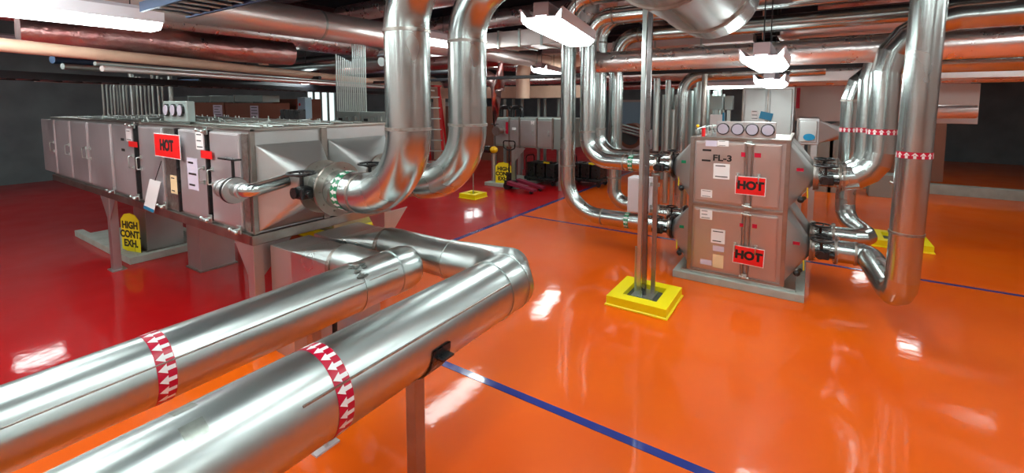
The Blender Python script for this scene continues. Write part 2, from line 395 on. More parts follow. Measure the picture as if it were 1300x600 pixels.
def clamp(root, x, y, z, s=1.):
    m = MB(); m.cyl((x, y - .05 * s, z), (x, y, z), .009 * s, 8); m.cyl((x - .045 * s, y - .045 * s, z + .006), (x + .045 * s, y - .045 * s, z - .006), .007 * s, 8)
    m.sphere((x - .045 * s, y - .045 * s, z + .006), .014 * s, 8); m.sphere((x + .045 * s, y - .045 * s, z - .006), .014 * s, 8)
    m.box((x - .03 * s, y - .012, z - .03 * s), (x + .03 * s, y, z + .03 * s), .004); return m.build('clamp_knob', 'galv', root)
def paper(root, x0, x1, z0, z1, y, m='white', lines=0, name='paper_label'):
    o = MB().box((x0, y - .002, z0), (x1, y, z1)).build(name, m, root)
    if lines:
        l = MB(); h = z1 - z0
        for i in range(lines):
            zz = z1 - h * (.15 + .7 * i / max(1, lines - 1)); w = (x1 - x0); l.box((x0 + w * .12, y - .003, zz - h * .03), (x0 + w * random.uniform(.6, .9), y - .002, zz + h * .03))
        l.build('printed_lines', 'ink', o)
    return o
bank = thing('filter_cabinet_bank', (-5.9, 2.6, 0), 'long stainless filter cabinet bank on legs at left with many doors', 'filter cabinet')
XL = -9.6
b = MB(); b.box((XL, LY, LZ0), (LX, LY + .64, LZ1), .006); b.box((XL, LY + .68, LZ0), (LX, 3.30, LZ1), .006)
b.box((XL, LY + .63, LZ0 + .02), (LX - .01, LY + .69, LZ1 - .02)); b.build('cabinet_shell', 'cab', bank)
fr = MB(); fr.box((XL, LY - .035, LZ0 - .085), (LX + .03, LY + .03, LZ0 - .002), .004); fr.box((LX - .03, LY - .035, LZ0 - .085), (LX + .03, 3.33, LZ0 - .002), .004)
fr.box((XL, 3.27, LZ0 - .085), (LX + .03, 3.33, LZ0 - .002), .004)
fr.box((LX - .005, LY - .01, LZ0 - .002), (LX + .02, LY + .03, LZ1 + .012), .003); fr.box((LX - .005, LY - .01, LZ1 - .01), (LX + .02, 3.32, LZ1 + .014), .003)
fr.box((LX - .005, LY + .63, LZ0), (LX + .022, LY + .69, LZ1), .003)
fr.box((XL, LY - .012, LZ1 - .006), (LX, LY + .02, LZ1 + .012), .003)
fr.build('frame_rail', 'cabfr', bank)
for (x, y) in ((LX - .02, LY), (-7.22, LY), (LX - .02, 3.27), (-7.22, 3.27)):
    l = MB().box((x - .05, y - .033, .012), (x + .05, y + .05, LZ0 - .085), .004); l.box((x - .09, y - .06, 0), (x + .09, y + .09, .012)); l.build('leg', 'cab', bank)
    g = MB(); gz = LZ0 - .088
    g.prism([(x - .05, y - .03, gz), (x - .26, y - .03, gz), (x - .05, y - .03, gz - .27)], (0, .008, 0))
    if x > -5: g.prism([(x + .045, y + .05, gz), (x + .045, y + .30, gz), (x + .045, y + .05, gz - .27)], (-.008, 0, 0))
    else: g.prism([(x + .05, y - .03, gz), (x + .26, y - .03, gz), (x + .05, y - .03, gz - .27)], (0, .008, 0))
    g.build('gusset', 'cab', bank)
# doors: px edges on the front plane
ed = [(272, 309), (233, 267), (183, 212), (151, 177), (120, 147)]
for i, (a, bb) in enumerate(ed):
    x0, x1 = X19(a), X19(bb); d = door(bank, x0, x1, LZ0 + .03, LZ1 - .03, LY, 'door')
    hx = x0 + .045 if i in (0, 2, 4) else x1 - .045
    for z in (1.50, 1.36): pull(d, hx, (1.44), LY - .026, .13) if z == 1.50 else None
for i in range(3):
    x1 = X19(120) - .08 - i * .75; d = door(bank, x1 - .68, x1, LZ0 + .03, LZ1 - .03, LY, 'door'); pull(d, x1 - .05, 1.44, LY - .026, .13)
for a, bb in ((213, 231), (311, 318)): MB().box((X19(a), LY - .012, LZ0 + .02), (X19(bb), LY - .002, LZ1 - .03)).build('recess_shade', 'weld', bank)  # flat darker strips; their colour stands in for shade in the recesses
for px in (269.5, 179, 231.5): x = X19(px); MB().box((x - .014, LY - .04, LZ0 + .02), (x + .014, LY, LZ1 - .02), .003).build('mullion', 'black', bank)
for px, z in ((269.5, LZ0 + .045), (306, LZ0 + .02), (179, LZ0 + .045), (148, LZ0 + .03), (269.5, LZ1 - .02), (213, LZ0 + .04), (179, LZ1 - .02)): clamp(bank, X19(px), LY - .03, z, 1.2)
paper(bank, X19(256), X19(265), 1.67, 1.83, LY - .026, 'white', 3); paper(bank, X19(243), X19(256), 1.28, 1.58, LY - .026, 'lilac', 3)
paper(bank, X19(222), X19(230), 1.2, 1.38, LY - .035, 'cream', 2); paper(bank, X19(168), X19(175), 1.66, 1.80, LY - .026, 'white', 2)
paper(bank, X19(161), X19(165), 1.66, 1.69, LY - .026, 'ink'); paper(bank, X19(161), X19(165), 1.54, 1.57, LY - .026, 'ink')
paper(bank, X19(264), X19(278), 1.60, 1.67, LY - .044, 'sign', name='red_tag'); paper(bank, X19(173), X19(184), 1.61, 1.67, LY - .044, 'sign', name='red_tag')
# top clutter: clamp rods, tubing
MB().box((XL + .02, LY + .03, LZ1), (LX - .03, 3.28, LZ1 + .012)).build('top_plate', 'weld', bank)
tp = MB()
for i in range(150):
    x = random.uniform(-8.8, LX - .1); y = random.uniform(LY + .05, 3.2); tp.cyl((x, y, LZ1), (x, y, LZ1 + random.uniform(.02, .06)), .007, 6)
    tp.cyl((x - .06, y, LZ1 + .02), (x + .06, y + random.uniform(-.05, .05), LZ1 + .02), .006, 6)
for y in (2.02, 2.2, 2.42, 2.7, 2.95): tp.cyl((-8.8, y, LZ1 + .025), (LX - .05, y + random.uniform(-.05, .05), LZ1 + .025), .008, 8)
tp.build('top_tubing', 'galv', bank)
# side pyramids
for y0, y1, yc in ((LY + .03, LY + .62, 2.27), (LY + .70, 3.28, 2.93)):
    MB().square_round([(LX + .015, y0, LZ0 + .02), (LX + .015, y1, LZ0 + .02), (LX + .015, y1, LZ1 - .12), (LX + .015, y0, LZ1 - .12)], (-3.42, yc, 1.40), (1, 0, 0), .135).build('transition', 'hood', bank)
    f = MB().disc((-3.425, yc, 1.40), (1, 0, 0), .19, .02, 40)
    f.cyl((-3.44, yc, 1.40), (-3.36, yc, 1.40), .137, 32); f.build('outlet_flange', 'cabfr', bank)
# sampling port pipe in front of the corner
sp = thing('sampling_pipe', (-3.75, 1.70, 1.36), 'short flanged stub pipe sticking out at the corner of the left cabinet bank', 'pipe fitting')
ys = 1.73; zs = 1.415
m = MB().tube(bend([(-3.50, 2.02, zs + .06), (-3.50, ys, zs + .02), (-3.86, ys, zs)], .06, 6), .054, 24); m.build('pipe_body', 'pipe', sp)
m = MB().tube([(-3.94, ys, zs), (-3.77, ys, zs)], .068, 28); m.disc((-3.90, ys, zs), (1, 0, 0), .075, .02); m.disc((-3.765, ys, zs), (1, 0, 0), .10, .022); MB().disc((-3.715, ys, zs), (1, 0, 0), .10, .022).build('flange', 'cab', sp)
MB().disc((-3.60, ys, zs + .01), (1, 0, 0), .062, .04).build('coupling', 'cab', sp); m.cyl((-3.97, ys, zs), (-3.94, ys, zs), .02, 10); m.build('flange', 'cab', sp)
MB().disc((-3.74, ys, zs), (1, 0, 0), .105, .02).build('gasket', 'black', sp)
m = MB().cyl((-3.74, ys, zs + .1), (-3.74, ys, zs + .24), .012, 8); m.box((-3.92, ys - .03, zs + .235), (-3.66, ys + .03, zs + .25), .004); m.build('lever', 'black', sp)
# hot sign, hang tag, gauge box
def hot_sign(p, w, h, right, label, rot=0., rz=0):
    t = thing('hot_sign', p, label, 'sign', None); p = V(p); R = V(right).normalized(); U = V((0, 0, 1)); 
    if rot: Rn = R.cross(U); Rm = Matrix.Rotation(rot, 3, Rn); R = Rm @ R; U = Rm @ U
    Nn = R.cross(U)
    def plate(a, bq, d0, d1): 
        return MB().prism([p + R * (-a) + U * (-bq) + Nn * d0, p + R * a + U * (-bq) + Nn * d0, p + R * a + U * bq + Nn * d0, p + R * (-a) + U * bq + Nn * d0], Nn * (d1 - d0))
    plate(w / 2, h / 2, -.002, .002).build('sign_border', 'white', t); plate(w / 2 - .008, h / 2 - .008, .002, .0035).build('sign_face', 'sign', t)
    text('HOT', min(h * .62, w * .40), p + Nn * .0045, R, U, 'ink', t, bold=.007, wid=1.0)
    return t
s = aty(212, 185, LY - .06); hot_sign(s, .60, .235, (1, 0, 0), 'red HOT sign hanging on the long cabinet bank at left')
t = thing('hang_tag', aty(193, 226, LY - .08), 'long white tag hanging askew below the HOT sign on the left bank', 'tag')
p0 = aty(190, 227, LY - .08); p1 = aty(204, 231, LY - .08); p2 = aty(195, 270, LY - .08); p3 = aty(182, 264, LY - .08)
MB().prism([p0, p1, p2, p3], (0, .003, 0)).build('card', 'white', t)
MB().prism([p3, p2, p2 + (p1 - p2) * .1, p3 + (p0 - p3) * .1], (0, -.001, 0)).build('blue_edge', 'tagblue', t)
MB().cyl((p0 + p1) / 2, aty(205, 204, LY - .05), .004, 6).build('string', 'dark', t)
gb = thing('gauge_box', (X19(222, 150), LY + .10, LZ1 + .012), 'small box of three round gauges on top of the left cabinet bank', 'gauge box')
gx0, gx1 = X19(208, 150, LY + .05), X19(238, 150, LY + .05)
MB().box((gx0, LY + .05, LZ1 + .035), (gx1, LY + .12, LZ1 + .24), .008).build('box_body', 'greybox', gb)
for i in range(3):
    gx = gx0 + (gx1 - gx0) * (.2 + .3 * i); g = MB().disc((gx, LY + .045, LZ1 + .15), (0, 1, 0), .063, .03); o = g.build('gauge', 'black', gb)
    MB().disc((gx, LY + .028, LZ1 + .15), (0, 1, 0), .052, .006).build('gauge_face', 'gauge', o)
MB().box((gx0 + .1, LY + .08, LZ1), (gx1 - .1, LY + .11, LZ1 + .036)).build('bracket', 'galv', gb)

# ------------------------------------------------------------------ valves
def valve(x0, x1, yc, zc, r, label, side=-1, wheel=.10, up=.22, group=None):
    t = thing('butterfly_valve', ((x0 + x1) / 2, yc, zc - r), label, 'valve', group)
    MB().tube([(x0, yc, zc), (x1, yc, zc)], r, 40).build('valve_body', 'pipe', t)
    for x in (x0 + .012, x1 - .012):
        f = MB(); f.disc((x, yc, zc), (1, 0, 0), r + (.07 if r > .12 else .045), .022, 40)
        for k in range(10):
            a = 2 * PI * k / 10; f.cyl((x - .022, yc + math.cos(a) * (r + .03), zc + math.sin(a) * (r + .028)), (x + .022, yc + math.cos(a) * (r + .03), zc + math.sin(a) * (r + .028)), .008, 6)
        f.build('flange', 'cabfr', t)
    xm = (x0 + x1) / 2; yg = yc + side * (r + .085)
    g = MB().box((xm - .055, yg - .05, zc - .055), (xm + .045, yg + .045, zc + .045), .018); g.cyl((xm - .04, yg - .07, zc - .005), (xm - .04, yg + .05, zc - .005), .045, 16); g.cyl((xm + .02, yg, zc - .01), (xm + .09, yg, zc - .01), .03, 12)
    g.cyl((xm, yc + side * r * .9, zc), (xm, yg, zc), .022, 10); g.build('gearbox', 'black', t)
    handwheel(t, (xm - .03, yg, zc + .045 + .07), (0, 0, 1), wheel)
    return t
valve(-3.405, -3.17, 2.27, 1.40, .15, 'valve with a black handwheel between left bank and the nearer big elbow', -1, .105)
valve(-3.405, -3.17, 2.93, 1.40, .15, 'valve behind the first one, on the farther big elbow of the left bank', -1, .10)

# ------------------------------------------------------------------ pipes of both sizes
def pipe(label, pts, r, R, seams=(), bands=(), gore=False, n=10, name='steel_pipe', m='pipe', cat='pipe', group=None, seg=44, flange0=None):
    P = [V(p) for p in pts]; lo = min(P, key=lambda q: q.z)
    t = thing(name, lo, label, cat, group)
    path = bend(P, R, n); MB().tube(path, r, seg, gore=gore).build('pipe_body', m, t)
    if seams:
        for c, ax in seams: MB().disc(c, ax, r + .006, .022, seg).build('joint_ring', 'weld' if m == 'pipe' else m, t)
    for c, ax, w, nn, mm, ar in bands: band(t, c, ax, r, w, nn, mm, ar)
    return t
for y, lab in ((2.27, 'nearest tall thick pipe with a wide elbow, left of centre'), (2.93, 'second tall thick pipe behind it, elbow sweeping down to the left bank')):
    pipe(lab, [(-3.17, y, 1.40), (-2.37, y, 1.40), (-2.37, y, 3.06), (-1.55, y, 3.06), (-1.55, y, 4.5)], .157, [.50, .46, .3],
         seams=[((-2.37, y, 1.915), Z_), ((-2.37, y, 2.585), Z_), ((-2.885, y, 1.40), X_), ((-1.9, y, 3.06), X_)], n=14, seg=56,
         bands=[((-3.035, y, 1.40), X_, .08, 18, 'green', -1)])

# ------------------------------------------------------------------ right filter cabinet FL-3
FY = 5.60; FX0, FX1 = -1.15, -.19
def XF(px, py=260, Y=FY - .03): return aty(px, py, Y).x
def ZF(px, py, Y=FY - .03): return aty(px, py, Y).z
cabt = thing('filter_cabinet', ((FX0 + FX1) / 2, 6.3, 0), 'two tier stainless filter cabinet marked FL-3 on a concrete plinth at right', 'filter cabinet')
tiers = ((.125, .895), (.925, 1.675))
m = MB()
for z0, z1 in tiers: m.box((FX0, FY, z0), (FX1, FY + .66, z1), .006); m.box((FX0, FY + .70, z0), (FX1, FY + 1.36, z1), .006)
m.box((FX0 + .02, FY + .02, .12), (FX1 - .02, FY + 1.34, 1.66)); m.build('cabinet_shell', 'cab', cabt)
m = MB()
for x in (FX0, FX1):
    for yy in (FY, FY + 1.36): m.box((x - .022, yy - .022, .11), (x + .022, yy + .022, 1.70), .004)
for z in (.115, .91, 1.685):
    m.box((FX0, FY - .02, z - .018), (FX1, FY + .012, z + .018), .004)
    for x in (FX0, FX1): m.box((x - .02, FY, z - .018), (x + .02, FY + 1.36, z + .018), .004)
m.build('frame_rail', 'cabfr', cabt)
xm0, xm1 = XF(943), XF(954)
for z0, z1 in tiers:
    d1 = door(cabt, FX0 + .045, xm0, z0 + .03, z1 - .03, FY - .003, 'doorb'); d2 = door(cabt, xm1, FX1 - .06, z0 + .03, z1 - .03, FY - .003, 'doorb')
    for d, x in ((d1, xm0 - .06), (d2, xm1 + .06)): pull(d, x, (z0 + z1) / 2 - .04, FY - .029, .08)
    for xa in (xm0 + .012, xm1 - .028): MB().box((xa, FY - .035, z0 + .02), (xa + .016, FY, z1 - .02), .003).build('mullion', 'cabfr', cabt)
    for zz in (z0 + .03, z1 - .03): clamp(cabt, (xm0 + xm1) / 2, FY - .03, zz, .9)
    for x, sg in ((FX0, -1), (FX1, 1)):
        for yy in (FY + .33, FY + 1.03):
            zc = .50 if z0 < .5 else 1.29; xt = -1.42 if sg < 0 else .04
            m = MB().square_round([(x + sg * .01, yy - .3, z0 + .03), (x + sg * .01, yy + .3, z0 + .03), (x + sg * .01, yy + .3, z1 - .03), (x + sg * .01, yy - .3, z1 - .03)], (xt, yy, zc), X_, .10)
            m.build('transition', 'hood', cabt)
            MB().disc((xt + sg * .012, yy, zc), X_, .15, .022, 36).build('outlet_flange', 'black' if sg < 0 else 'cabfr', cabt)
            if yy < 6.2:
                k = MB().cyl((x + sg * .13, yy - .26, z0 + .14), (x + sg * .16, yy - .14, z0 + .14), .022, 10); k.sphere((x + sg * .13, yy - .27, z0 + .14), .034, 10); k.build('drain_knob', 'black', cabt)
                MB().cyl((x + sg * .19, yy - .16, z0 + .15), (x + sg * .185, yy - .16, z0 + .26), .007, 8).build('yellow_pull', 'ysign', cabt)
                paper(cabt, x + sg * .11 - .035, x + sg * .11 + .035, z0 + .44, z0 + .475, yy - .235, 'green' if sg < 0 else 'crimson', 0, 'flow_label')
def fpaper(x0, y0, x1, y1, mm='white', lines=0, nm='paper_label', Y=FY - .031):
    a = aty(x0, y0, Y); b_ = aty(x1, y1, Y); paper(cabt, a.x, b_.x, b_.z, a.z, Y, mm, lines, nm)
fpaper(896, 178, 910, 186, 'lilac'); fpaper(911, 178, 925, 186, 'white', 2); fpaper(892, 189, 903, 192, 'ink'); fpaper(891, 202, 902, 205, 'ink')
fpaper(906, 207, 926, 228, 'white', 2); fpaper(890, 240, 904, 251, 'white', 2); fpaper(889, 265, 904, 279, 'white', 3)
fpaper(903, 290, 920, 310, 'white', 2); fpaper(905, 311, 919, 320, 'lilac'); fpaper(905, 322, 918, 341, 'cream'); fpaper(889, 328, 903, 337, 'lilac')
fpaper(941, 193, 946, 199, 'crimson', 0, 'red_mark', FY - .031); fpaper(958, 194, 966, 200, 'crimson', 0, 'red_mark'); fpaper(939, 283, 944, 288, 'crimson', 0, 'red_mark'); fpaper(955, 284, 961, 290, 'crimson', 0, 'red_mark')
text('FL-3', .095, aty(917, 201, FY - .033), X_, Z_, 'ink', cabt, bold=.003, wid=1.2)
p = aty(952.5, 236, FY - .06); hot_sign(p, .30, .205, X_, 'red HOT sign on the upper doors of the two tier cabinet')
p = aty(950, 325, FY - .06); hot_sign(p, .31, .205, X_, 'red HOT sign on the lower doors of the two tier cabinet', rot=-.03)
pl = thing('equipment_plinth', (-.65, 6.2, 0), 'pale concrete plinth under the two tier cabinet', 'plinth')
MB().box((-1.32, 5.52, 0), (.02, 7.1, .085), .008).build('plinth_block', 'conc', pl); MB().box((-1.24, 5.57, .085), (-.06, 7.02, .108), .004).build('skid_channel', 'galv', pl)
gp = thing('gauge_board', (-.6, FY + .04, 1.70), 'row of four round gauges on top of the two tier cabinet', 'gauge panel')
ga = aty(909, 173, FY); gbp = aty(986, 155, FY)
MB().box((ga.x, FY + .0, 1.705), (gbp.x, FY + .03, 1.885), .005).build('panel_plate', 'cab', gp)
for px in (918, 936.5, 955, 975):
    q = aty(px, 163, FY - .01); o = MB().disc((q.x, FY - .012, 1.80), Y_, .066, .024).build('gauge', 'black', gp); MB().disc((q.x, FY - .027, 1.80), Y_, .056, .006).build('gauge_face', 'gauge', o)
bk = MB(); bk.box((ga.x + .05, FY + .0, 1.70), (ga.x + .1, FY + .05, 1.71)); bk.box((gbp.x - .1, FY, 1.70), (gbp.x - .05, FY + .05, 1.71)); bk.build('bracket', 'galv', gp)
tb = thing('instrument_tubing', (-1.0, FY + .2, 1.70), 'cluster of small tubes and fittings beside the gauges on the two tier cabinet', 'tubing')
m = MB()
for i in range(9):
    x = -1.38 + i * .055; m.tube(bend([(x + .25, FY + .1 + .03 * (i % 3), 1.70), (x + .25, FY + .1 + .03 * (i % 3), 1.78 + .02 * (i % 4)), (x + .25, FY + .6, 1.80)], .02, 3), .006, 6); m.box((x + .235, FY + .08, 1.74), (x + .265, FY + .12, 1.775), .004)
m.build('tube_run', 'galv', tb); m = MB(); m.cyl((-1.05, FY + .06, 1.70), (-1.05, FY + .06, 1.80), .02, 10); m.build('red_fitting', 'red', tb); MB().sphere((-1.12, FY + .08, 1.82), .02, 8).build('yellow_fitting', 'ytip', tb)

# left side pipes of FL-3
r = .108
LV = [(-2.94, 5.93, .50, 'outer low', 3.54), (-2.635, 5.93, 1.29, 'upper', 3.26), (-2.49, 6.63, .50, 'low rear', 3.12), (-2.76, 6.63, 1.29, 'upper rear', 3.36)]
plab = ['leftmost tall pipe of the middle row, sweeping low to the cabinet', 'second tall pipe of the middle row, joining the upper tier', 'rightmost tall pipe of the middle row, dropping to a low rear elbow', 'third tall pipe of the middle row, behind the upper run']
for (x, y, z, nm, zt), lab in zip(LV, plab):
    jog = z < 1 and y > 6.2; yy = 6.92 if jog else y; xv = -2.60 if jog else x
    pts = [(-1.66, y, z), (-2.08, y, z), (-2.24, yy, z), (xv, yy, z), (xv, yy, zt), (1.5, yy, zt)] if jog else [(-1.66, y, z), (x, y, z), (x, y, zt), (1.5, y, zt)]
    x, y0_ = xv, y; y = yy
    pipe(lab, pts, r, [.05, .05, .22, .34] if jog else [.50 if z < 1 and y < 6.2 else .32, .34],
         seams=[((x, y, z + (.68 if z < 1 and y < 6.2 else .40)), Z_), ((x, y, zt - .36), Z_), ((-1.80, y0_, z), X_), ((x + .36, y, zt), X_)] + ([] if jog else [((x + .55, y, z), X_)]),
         bands=[((-1.98 if z > 1 else -2.02, y0_, z), X_, .06, 12, 'green', 1)], n=10)
vl = [('valve on the upper left inlet of the two tier cabinet', 5.93, 1.29), ('valve on the lower left inlet of the two tier cabinet', 5.93, .50), ('rear valve on the upper left inlet of the two tier cabinet', 6.63, 1.29), ('rear valve on the lower left inlet of the two tier cabinet', 6.63, .50)]
for lab, y, z in vl: valve(-1.655, -1.445, y, z, .09, lab, -1, .075)
vr = [('valve on the upper right outlet of the two tier cabinet', 5.93, 1.29), ('valve on the lower right outlet of the two tier cabinet', 5.93, .50), ('rear valve on the upper right outlet of the two tier cabinet', 6.63, 1.29), ('rear valve on the lower right outlet of the two tier cabinet', 6.63, .50)]
for lab, y, z in vr: valve(.065, .29, y, z, .10, lab, -1, .10)
# right side pipes
rr = .122
pipe('tall pipe at right with a segmented elbow into the upper valve', [(.29, 5.93, 1.29), (.60, 5.93, 1.29), (.60, 5.93, 2.90), (2.6, 5.93, 2.90)], rr, [.30, .5], seams=[((.31, 5.93, 1.29), X_)], bands=[((.60, 5.93, 1.80), Z_, .055, 14, 'crimson', 1)], gore=True, n=4)
pipe('narrower tall pipe just behind the segmented elbow at right', [(.29, 6.63, 1.29), (.53, 6.63, 1.29), (.53, 6.63, 2.80), (2.6, 6.63, 2.80)], .10, [.22, .45], seams=[((.31, 6.63, 1.29), X_)], bands=[((.53, 6.63, 1.78), Z_, .055, 12, 'crimson', 1)], gore=True, n=4)
pipe('leftmost tall pipe at right, ending in a low segmented elbow', [(.29, 6.63, .50), (.66, 6.64, .50), (.41, 7.22, .60), (.41, 7.22, 2.55), (2.6, 7.22, 2.55)], .108, [.12, .22, .42], seams=[((.41, 7.22, 2.12), Z_)], bands=[((.41, 7.22, 1.75), Z_, .055, 14, 'crimson', 1)], gore=True, n=3)
pipe('thick pipe at the right edge, curving low to the lower valve', [(.29, 5.93, .50), (.56, 5.93, .50), (.72, 5.10, .34), (.745, 4.98, 3.0), (.76, 4.98, 4.5)], .118, [.12, .2, .3], seams=[((.45, 5.93, .50), X_), ((.725, 5.07, .98), Z_)], bands=[((.734, 5.036, 1.66), Z_, .055, 14, 'crimson', 1)], gore=True, n=4)

# ------------------------------------------------------------------ yellow curbs
def curb(x0, x1, y0, y1, h, label, wall=.10, flare=.015):
    t = thing('yellow_curb', ((x0 + x1) / 2, (y0 + y1) / 2, 0), label, 'floor curb')
    o = [(x0, y0), (x1, y0), (x1, y1), (x0, y1)]; i_ = [(x0 + wall, y0 + wall), (x1 - wall, y0 + wall), (x1 - wall, y1 - wall), (x0 + wall, y1 - wall)]
    ob = [(x0 - flare, y0 - flare), (x1 + flare, y0 - flare), (x1 + flare, y1 + flare), (x0 - flare, y1 + flare)]
    vs = [(*p, 0) for p in ob] + [(*p, .012) for p in ob] + [(*p, .02) for p in o] + [(*p, h) for p in o] + [(*p, h) for p in i_] + [(*p, .0) for p in i_]
    fs = []
    for a in range(5):
        for k in range(4): fs.append([a * 4 + k, a * 4 + (k + 1) % 4, a * 4 + 4 + (k + 1) % 4, a * 4 + 4 + k])
    MB().add(vs, fs).build('curb_frame', 'yellow', t)
    MB().box((x0 + wall, y0 + wall, 0), (x1 - wall, y1 - wall, h * .45)).build('pit_cover', 'pit', t); return t
curb(-1.70, -1.09, 4.36, 5.00, .10, 'yellow curb around the strut posts on the orange floor', .13)
pn = thing('strut_stand', (-1.4, 4.7, .045), 'floor to ceiling strut posts rising out of the yellow curb', 'support')
MB().box((-1.485, 4.66, .045), (-1.44, 4.70, 4.5), .006).build('tall_post', 'pipe_old', pn); m = MB(); m.box((-1.43, 4.665, .045), (-1.385, 4.70, 4.5), .004); m.build('tall_post', 'strut', pn)
m = MB(); m.box((-1.36, 4.76, .045), (-1.32, 4.80, 1.33), .004); m.box((-1.38, 4.745, 1.33), (-1.30, 4.82, 1.35), .004); m.build('short_post', 'cabfr', pn)
m = MB(); m.cyl((-1.52, 4.74, .045), (-1.52, 4.74, .55), .012, 8); m.cyl((-1.42, 4.62, .045), (-1.42, 4.62, .12), .014, 8); m.box((-1.52, 4.60, .045), (-1.3, 4.85, .06)); m.build('base_fitting', 'galv', pn)
bx = thing('junction_box', (-1.6, 4.95, .87), 'pinkish grey electrical box mounted beside the strut posts', 'electrical box')
a = aty(799, 224, 4.95); c_ = aty(823, 271, 4.95)
MB().box((a.x, 4.90, c_.z), (c_.x, 5.10, a.z), .006).build('box_body', 'panel', bx); m = MB().box((a.x + .015, 4.893, c_.z + .015), (c_.x - .015, 4.90, a.z - .015), .003); m.build('box_door', 'panel', bx)
m = MB().box((c_.x, 4.99, c_.z + .05), (-1.36, 5.02, c_.z + .09)); m.box((c_.x, 4.99, a.z - .09), (-1.36, 5.02, a.z - .05)); m.box((-1.40, 4.80, c_.z + .05), (-1.36, 5.02, c_.z + .09)); m.build('mounting_rail', 'galv', bx)
MB().tube(bend([(a.x + .14, 5.0, a.z), (a.x + .16, 5.0, a.z + .35), (-1.49, 4.78, 1.9), (-1.49, 4.73, 4.4)], .15, 5), .01, 8).build('conduit', 'galv', bx)
curb(-6.42, -5.98, 7.62, 8.05, .10, 'small yellow curb with a thin rod on the red floor', .12)
m = MB().cyl((-6.2, 7.84, .045), (-6.2, 7.84, .62), .012, 8); m.sphere((-6.2, 7.84, .62), .025, 8); tag(m.build('standpipe_rod', 'galv'), 'thin capped rod standing in the small yellow curb on the red floor', 'rod')
curb(-7.2, -5.95, 4.05, 5.35, .10, 'large yellow curb behind the left bank on the red floor', .15)
curb(.83, 1.5, 8.35, 9.05, .10, 'yellow curb on the orange floor beside the right edge pipes', .14)
m = MB().cyl((1.06, 8.6, .045), (1.06, 8.6, .85), .014, 8); m.tube(bend([(1.06, 8.6, .84), (1.06, 8.6, .9), (1.0, 8.6, .93)], .02, 3), .018, 8); tag(m.build('standpipe_rod', 'galv'), 'thin rod standing in the yellow curb near the right edge', 'rod')

# concrete curb and ducts under the left bank
t = thing('floor_curb', (-8.3, 2.6, 0), 'grey green curb frame on the red floor under the left bank', 'floor curb')
m = MB()
for lo, hi in (((-9.6, 2.06, 0), (-7.28, 2.16, .09)), ((-7.38, 2.16, 0), (-7.28, 3.1, .09)), ((-9.6, 3.0, 0), (-7.38, 3.1, .09))): m.box(lo, hi, .006)
m.build('curb_frame', 'conc', t); MB().box((-9.5, 2.16, 0), (-7.38, 3.0, .03)).build('pit_cover', 'conc', t)
def ductbox(x0, x1, y0, y1, z0, z1, lab, fl=True):
    t = thing('vertical_duct', ((x0 + x1) / 2, (y0 + y1) / 2, z0), lab, 'duct')
    MB().box((x0, y0, z0), (x1, y1, z1), .004).build('duct_box', 'cab', t)
    for zz in (z0, z1 - .02): MB().box((x0 - .02, y0 - .02, zz), (x1 + .02, y1 + .02, zz + .02)).build('duct_flange', 'weld', t)
ductbox(-8.05, -7.62, 2.36, 2.80, .03, .92, 'square steel duct dropping into the curb behind the yellow sign')
ductbox(-7.33 + .75, -6.22, 2.45, 2.85, .0, .92, 'square steel duct under the left bank, right of the floor curb')
def cont_sign(c, w, h, nrm, label, txt='HIGH\nCONT.\nEXH.'):
    t = thing('exhaust_sign', c, label, 'sign'); c = V(c); n = V(nrm).normalized(); R = ZU.cross(n).normalized()
    pts = [(-w / 2, 0), (w / 2, 0), (w / 2, h * .82), (w * .3, h * .96), (0, h), (-w * .3, h * .96), (-w / 2, h * .82)]
    MB().prism([c + R * a + ZU * b for a, b in pts], n * .006).build('sign_plate', 'ysign', t)
    text(txt, h * .25, c + ZU * h * .44 + n * .007, R, ZU, 'ink', t, bold=.006, th=.0008); return t
q = aty(169, 322, 2.25); cont_sign((-7.83, 2.25, .03), .38, .54, (.25, -1, 0), 'yellow arched sign reading HIGH CONT. EXH. under the left bank')
MB_ = MB().box((-7.93, 2.262, .03), (-7.75, 2.30, .10)); MB_.build('sign_foot', 'black', [o for o in COL.objects if o.name == 'exhaust_sign'][0])

# ------------------------------------------------------------------ overhead: pipes, ducts, trays
def run(name, label, cat, pts, r, m, R=.2, n=8, seg=28, group=None, seams=()):
    path = bend(pts, R, n) if len(pts) > 2 else [V(p) for p in pts]
    if not seams:
        return tag(MB().tube(path, r, seg).build(name, m), label, cat, group)
    t = thing(name, pts[0], label, cat, group); MB().tube(path, r, seg).build('pipe_body', m, t)
    for c, ax in seams: MB().disc(c, ax, r + .008, .03, seg).build('strap_ring', 'galv', t)
    return t
def rect(name, label, cat, lo, hi, m, group=None, seams=0):
    if not seams: return tag(MB().box(lo, hi, .008).build(name, m), label, cat, group)
    lo = V(lo); hi = V(hi); t = thing(name, (lo + hi) / 2, label, cat, group); MB().box(lo, hi, .008).build('duct_body', m, t)
    L = hi - lo; ax = 0 if L.x > L.y else 1
    for k in range(1, seams + 1):
        a = lo.copy(); b_ = hi.copy(); c = lo[ax] + L[ax] * k / (seams + 1); a[ax] = c - .02; b_[ax] = c + .02
        e = V((.02, .02, .02)); e[ax] = 0; MB().box(a - e, b_ + e, .004).build('duct_flange', 'galv', t)
    return t
run('insulated_pipe', 'thick foil covered pipe running away across the upper left', 'pipe', [(-5.8, -1.5, 3.17), (-5.8, 13, 3.17)], .20, 'duct', seg=40, seams=[((-5.8, y, 3.17), Y_) for y in (1.2, 3.9, 6.6, 9.6)])
run('wrapped_duct', 'reddish foil wrapped duct with a flat end above the beige pipe at left', 'duct', [(-7.05, 1.2, 2.86), (-6.93, 4.15, 2.86)], .18, 'foil_red', seg=36)
